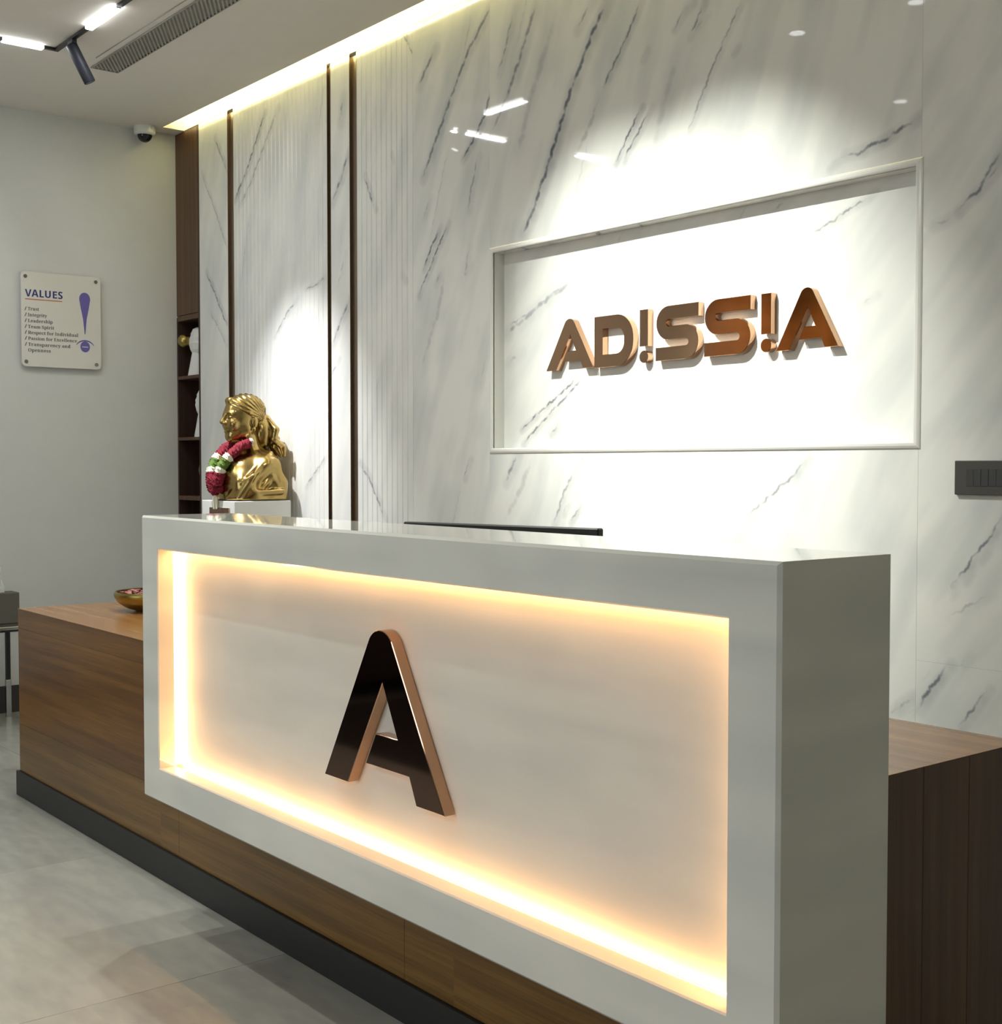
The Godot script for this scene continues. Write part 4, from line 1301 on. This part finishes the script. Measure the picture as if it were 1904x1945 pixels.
func build_waiting_corner() -> void:
	# side table with a tissue box, at the left edge of the view
	var t := node("side_table", "small side table with a steel-edged dark top behind the counter's left end", "table")
	var lo := Vector3(0.10, 0.0, 1.00); var hi := Vector3(0.50, 0.525, 1.52)
	box("table_top", Vector3(lo.x, 0.498, lo.z), Vector3(hi.x, 0.504, hi.z), M.black, t, 0.001)
	box("steel_edge", Vector3(lo.x, 0.504, lo.z), Vector3(hi.x, hi.y, hi.z), M.steel, t, 0.004)
	for q: Vector2 in [Vector2(0.13, 1.035), Vector2(0.47, 1.035), Vector2(0.13, 1.485), Vector2(0.47, 1.485)]:
		box("leg", Vector3(q.x - 0.011, 0.0, q.y - 0.011), Vector3(q.x + 0.011, 0.498, q.y + 0.011), M.black, t, 0.001)
		box("leg_sleeve", Vector3(q.x - 0.013, 0.0, q.y - 0.013), Vector3(q.x + 0.013, 0.20, q.y + 0.013), M.steel, t, 0.001)
	var x := node("tissue_box", "grey tissue box with a white tissue pulled up, on the side table", "tissue box")
	box("carton", Vector3(0.24, 0.525, 1.045), Vector3(0.36, 0.683, 1.28), M.tissue_grey, x, 0.003)
	var st := mb()
	var c := Vector3(0.30, 0.683, 1.165)
	for k in 14:
		var a := TAU * k / 14.0; var b := TAU * (k + 1) / 14.0
		for i in 4:
			var f := func(an: float, l: int) -> Vector3: return c + Vector3(cos(an) * (0.022 + 0.010 * l) * (1.0 + 0.35 * sin(an * 5.0 + l)), [0.0, 0.03, 0.062, 0.095, 0.125][l] + 0.012 * l * 0.25 * sin(an * 3.0), sin(an) * (0.055 - 0.004 * l) * (1.0 + 0.3 * cos(an * 4.0 + l)))
			quad(st, f.call(a, i), f.call(b, i), f.call(b, i + 1), f.call(a, i + 1), Vector3(cos(a), 0, sin(a)))
	put("tissue", st, M.paper, x)
	# the unseen lobby side: things placed for the polished metal to mirror
	var s := node("sofa", "unseen dark brown sofa placed to be mirrored in the copper letter", "sofa")
	box("seat", Vector3(0.12, 0.10, 3.6), Vector3(0.95, 0.42, 5.8), M.sofa, s, 0.03)
	box("backrest", Vector3(0.05, 0.42, 3.6), Vector3(0.28, 0.85, 5.8), M.sofa, s, 0.03)
	box("armrest", Vector3(0.12, 0.42, 3.6), Vector3(0.95, 0.62, 3.8), M.sofa, s, 0.03)
	box("armrest", Vector3(0.12, 0.42, 5.6), Vector3(0.95, 0.62, 5.8), M.sofa, s, 0.03)
	for q: Vector2 in [Vector2(0.2, 3.7), Vector2(0.87, 3.7), Vector2(0.2, 5.7), Vector2(0.87, 5.7)]:
		box("leg", Vector3(q.x - 0.02, 0.0, q.y - 0.02), Vector3(q.x + 0.02, 0.10, q.y + 0.02), M.black, s, 0.002)
	tag(box("rug", Vector3(1.0, 0.0, 3.5), Vector3(3.6, 0.012, 6.4), M.rug), "unseen dark charcoal rug placed to be mirrored in the copper letter", "rug")
	var d := node("unseen_timber_panel", "unseen orange-brown timber panel placed to be mirrored in the bronze letters", "wall panel")
	for k in 5:
		box("panel_board", Vector3(0.0, 0.9, 4.45 + k * 0.53), Vector3(0.02, 2.9, 4.97 + k * 0.56), M.wood_top, d, 0.003)

func veins_fluted(m: Dictionary) -> void:
	vein(m, [Vector2(0.506, 3.144), Vector2(0.575, 3.050), Vector2(0.661, 2.927)], 0.0036, 0.45)
	vein(m, [Vector2(0.340, 2.983), Vector2(0.487, 2.778), Vector2(0.654, 2.516)], 0.0028, 0.30)
	vein(m, [Vector2(0.389, 2.421), Vector2(0.498, 2.296), Vector2(0.598, 2.162), Vector2(0.660, 2.093)], 0.0036, 0.50)
	vein(m, [Vector2(0.425, 2.204), Vector2(0.546, 2.100), Vector2(0.646, 1.983)], 0.0036, 0.20)
	vein(m, [Vector2(1.080, 3.161), Vector2(0.998, 3.048), Vector2(0.891, 2.909), Vector2(0.739, 2.759)], 0.0038, 0.60)
	vein(m, [Vector2(1.219, 3.156), Vector2(1.066, 2.986), Vector2(0.926, 2.828), Vector2(0.811, 2.733)], 0.0043, 0.30)
	vein(m, [Vector2(1.474, 2.210), Vector2(1.592, 2.221), Vector2(1.696, 2.255)], 0.0029, 0.35)
	vein(m, [Vector2(1.406, 2.173), Vector2(1.304, 2.109), Vector2(1.238, 2.051), Vector2(1.171, 1.997)], 0.0033, 0.35)
	vein(m, [Vector2(1.688, 1.392), Vector2(1.593, 1.318), Vector2(1.479, 1.229)], 0.0032, 0.35)
	vein(m, [Vector2(1.843, 3.070), Vector2(1.833, 3.014), Vector2(1.818, 2.953)], 0.0062, 0.35)
	vein(m, [Vector2(1.897, 2.805), Vector2(1.830, 2.693), Vector2(1.738, 2.589)], 0.0054, 0.50)
	vein(m, [Vector2(1.900, 2.114), Vector2(1.810, 2.013), Vector2(1.737, 1.906)], 0.0047, 0.50)
	vein(m, [Vector2(1.799, 1.846), Vector2(1.726, 1.760)], 0.0031, 0.35)
	vein(m, [Vector2(1.860, 2.343), Vector2(1.826, 2.248), Vector2(1.788, 2.190)], 0.0031, 0.20)
	vein(m, [Vector2(2.341, 3.251), Vector2(2.390, 3.182), Vector2(2.442, 3.112)], 0.0029, 0.40)
	vein(m, [Vector2(2.028, 2.674), Vector2(2.072, 2.592), Vector2(2.120, 2.501)], 0.0033, 0.45)
	vein(m, [Vector2(2.336, 2.183), Vector2(2.357, 2.150)], 0.0036, 0.40)
	vein(m, [Vector2(1.978, 1.351), Vector2(2.023, 1.317), Vector2(2.068, 1.275), Vector2(2.147, 1.168), Vector2(2.195, 1.089)], 0.0036, 0.40)
	vein(m, [Vector2(2.251, 2.732), Vector2(2.263, 2.692)], 0.0029, 0.30)

func veins_plain(m: Dictionary) -> void:
	vein(m, [Vector2(2.592, 3.109), Vector2(2.521, 3.043), Vector2(2.466, 2.977)], 0.0056, 0.40)
	vein(m, [Vector2(2.981, 3.193), Vector2(2.826, 3.045), Vector2(2.675, 2.840), Vector2(2.492, 2.574)], 0.0055, 0.45)
	vein(m, [Vector2(2.981, 2.856), Vector2(2.939, 2.765), Vector2(2.858, 2.673), Vector2(2.778, 2.606)], 0.0040, 0.60)
	vein(m, [Vector2(2.893, 2.600), Vector2(2.847, 2.486), Vector2(2.825, 2.388)], 0.0040, 0.28)
	vein(m, [Vector2(2.624, 2.353), Vector2(2.558, 2.266), Vector2(2.503, 2.184)], 0.0035, 0.60)
	vein(m, [Vector2(2.681, 2.361), Vector2(2.566, 2.208), Vector2(2.462, 2.075)], 0.0035, 0.50)
	vein(m, [Vector2(2.635, 2.162), Vector2(2.612, 2.136), Vector2(2.589, 2.111)], 0.0042, 0.40)
	vein(m, [Vector2(2.555, 2.485), Vector2(2.503, 2.407)], 0.0035, 0.25)
	vein(m, [Vector2(2.834, 1.361), Vector2(2.813, 1.321), Vector2(2.790, 1.277)], 0.0034, 0.35)
	vein(m, [Vector2(2.829, 2.242), Vector2(2.807, 2.136), Vector2(2.836, 2.165)], 0.0041, 0.20)
	vein(m, [Vector2(2.662, 2.152), Vector2(2.604, 1.979), Vector2(2.485, 1.761)], 0.0084, 0.12)

func veins_main(m: Dictionary) -> void:
	vein(m, [Vector2(3.261, 3.117), Vector2(3.162, 2.932), Vector2(3.076, 2.795), Vector2(2.991, 2.694)], 0.0065, 0.38)
	vein(m, [Vector2(3.129, 3.139), Vector2(3.073, 3.001), Vector2(3.025, 2.904)], 0.0039, 0.25)
	vein(m, [Vector2(3.574, 3.037), Vector2(3.534, 2.998), Vector2(3.493, 2.955)], 0.0048, 0.30)
	vein(m, [Vector2(3.656, 3.009), Vector2(3.583, 2.926), Vector2(3.464, 2.742), Vector2(3.353, 2.522), Vector2(3.253, 2.341), Vector2(3.182, 2.243)], 0.0062, 0.60)
	vein(m, [Vector2(3.835, 2.972), Vector2(3.750, 2.848), Vector2(3.629, 2.700)], 0.0035, 0.45)
	vein(m, [Vector2(3.629, 2.700), Vector2(3.570, 2.590), Vector2(3.494, 2.501)], 0.0072, 0.18)
	vein(m, [Vector2(4.043, 2.881), Vector2(4.016, 2.852), Vector2(3.989, 2.827)], 0.0033, 0.60)
	vein(m, [Vector2(3.857, 2.792), Vector2(3.836, 2.762)], 0.0034, 0.40)
	vein(m, [Vector2(3.837, 2.600), Vector2(3.765, 2.504), Vector2(3.700, 2.422)], 0.0029, 0.60)
	vein(m, [Vector2(3.886, 2.590), Vector2(3.829, 2.519), Vector2(3.771, 2.462), Vector2(3.744, 2.420)], 0.0029, 0.50)
	vein(m, [Vector2(4.077, 2.893), Vector2(4.045, 2.877)], 0.0033, 0.60)
	vein(m, [Vector2(4.136, 2.894), Vector2(4.104, 2.833), Vector2(4.061, 2.781)], 0.0033, 0.40)
	vein(m, [Vector2(4.151, 2.838), Vector2(4.077, 2.799)], 0.0028, 0.25)
	vein(m, [Vector2(4.298, 2.844), Vector2(4.226, 2.744), Vector2(4.125, 2.581), Vector2(4.063, 2.465)], 0.0028, 0.35)
	vein(m, [Vector2(4.276, 2.699), Vector2(4.258, 2.681)], 0.0028, 0.40)
	vein(m, [Vector2(3.391, 3.060), Vector2(3.236, 2.778), Vector2(3.156, 2.570)], 0.0114, 0.12)
	vein(m, [Vector2(4.022, 2.748), Vector2(3.948, 2.586), Vector2(3.897, 2.432)], 0.0102, 0.10)
	vein(m, [Vector2(4.971, 2.339), Vector2(4.935, 2.321), Vector2(4.896, 2.312), Vector2(4.850, 2.293), Vector2(4.763, 2.273), Vector2(4.697, 2.271)], 0.0038, 0.55)
	vein(m, [Vector2(4.697, 2.271), Vector2(4.643, 2.239)], 0.0030, 0.30)
	vein(m, [Vector2(3.548, 1.386), Vector2(3.530, 1.358), Vector2(3.516, 1.335)], 0.0037, 0.40)
	vein(m, [Vector2(3.668, 1.385), Vector2(3.620, 1.311)], 0.0028, 0.30)
	vein(m, [Vector2(3.147, 1.385), Vector2(3.113, 1.326), Vector2(3.066, 1.267)], 0.0052, 0.38)
	vein(m, [Vector2(4.576, 1.358), Vector2(4.511, 1.295), Vector2(4.447, 1.252), Vector2(4.339, 1.173)], 0.0031, 0.42)
	vein(m, [Vector2(3.492, 1.327), Vector2(3.426, 1.226), Vector2(3.365, 1.103)], 0.0037, 0.32)
	vein(m, [Vector2(3.448, 1.186), Vector2(3.420, 1.152)], 0.0031, 0.40)
	vein(m, [Vector2(3.528, 1.188), Vector2(3.460, 1.119)], 0.0031, 0.50)
	vein(m, [Vector2(3.238, 1.367), Vector2(3.173, 1.243), Vector2(3.073, 1.124)], 0.0091, 0.15)
	vein(m, [Vector2(4.967, 0.664), Vector2(4.931, 0.642), Vector2(4.896, 0.609)], 0.0048, 0.60)
	vein(m, [Vector2(4.971, 0.634), Vector2(4.943, 0.606)], 0.0038, 0.40)

func veins_end(m: Dictionary) -> void:
	vein(m, [Vector2(5.226, 2.199), Vector2(5.166, 2.108), Vector2(5.084, 2.042)], 0.0036, 0.50)
	vein(m, [Vector2(5.226, 2.160), Vector2(5.171, 2.107)], 0.0028, 0.40)
	vein(m, [Vector2(5.084, 2.042), Vector2(5.045, 2.025), Vector2(5.009, 2.016)], 0.0037, 0.25)
	vein(m, [Vector2(5.240, 1.200), Vector2(5.207, 1.147), Vector2(5.164, 1.093), Vector2(5.125, 1.040), Vector2(5.086, 0.996)], 0.0028, 0.50)
	vein(m, [Vector2(5.206, 0.982), Vector2(5.142, 0.947), Vector2(5.073, 0.905)], 0.0028, 0.20)
	vein(m, [Vector2(5.141, 0.807), Vector2(5.122, 0.779)], 0.0028, 0.40)
	vein(m, [Vector2(5.079, 0.774), Vector2(5.029, 0.703), Vector2(4.983, 0.631)], 0.0037, 0.50)
	vein(m, [Vector2(5.202, 0.722), Vector2(5.162, 0.662), Vector2(5.114, 0.598)], 0.0028, 0.40)
	vein(m, [Vector2(5.241, 1.172), Vector2(5.173, 1.067), Vector2(5.076, 0.942)], 0.0127, 0.10)

func veins_niche(m: Dictionary) -> void:
	vein(m, [Vector2(3.422, 2.054), Vector2(3.330, 2.010), Vector2(3.230, 1.973), Vector2(3.004, 1.871)], 0.0064, 0.30)
	vein(m, [Vector2(3.392, 2.044), Vector2(3.171, 1.953), Vector2(3.021, 1.903)], 0.0028, 0.25)
	vein(m, [Vector2(3.459, 1.687), Vector2(3.378, 1.635), Vector2(3.269, 1.576), Vector2(3.099, 1.479)], 0.0032, 0.55)
	vein(m, [Vector2(3.477, 1.672), Vector2(3.362, 1.591), Vector2(3.269, 1.531), Vector2(3.109, 1.419)], 0.0032, 0.50)
	vein(m, [Vector2(3.338, 1.498), Vector2(3.307, 1.474), Vector2(3.278, 1.454)], 0.0032, 0.45)
	vein(m, [Vector2(3.439, 1.504), Vector2(3.412, 1.476)], 0.0031, 0.30)
	vein(m, [Vector2(3.301, 1.409), Vector2(3.332, 1.449)], 0.0028, 0.20)
	vein(m, [Vector2(3.021, 1.754), Vector2(3.106, 1.791)], 0.0053, 0.20)
	vein(m, [Vector2(4.772, 2.155), Vector2(4.738, 2.140), Vector2(4.700, 2.127), Vector2(4.608, 2.089), Vector2(4.538, 2.068)], 0.0028, 0.45)
	vein(m, [Vector2(4.783, 1.850), Vector2(4.751, 1.836), Vector2(4.717, 1.826)], 0.0028, 0.30)
	vein(m, [Vector2(4.457, 2.186), Vector2(4.371, 2.157)], 0.0032, 0.20)
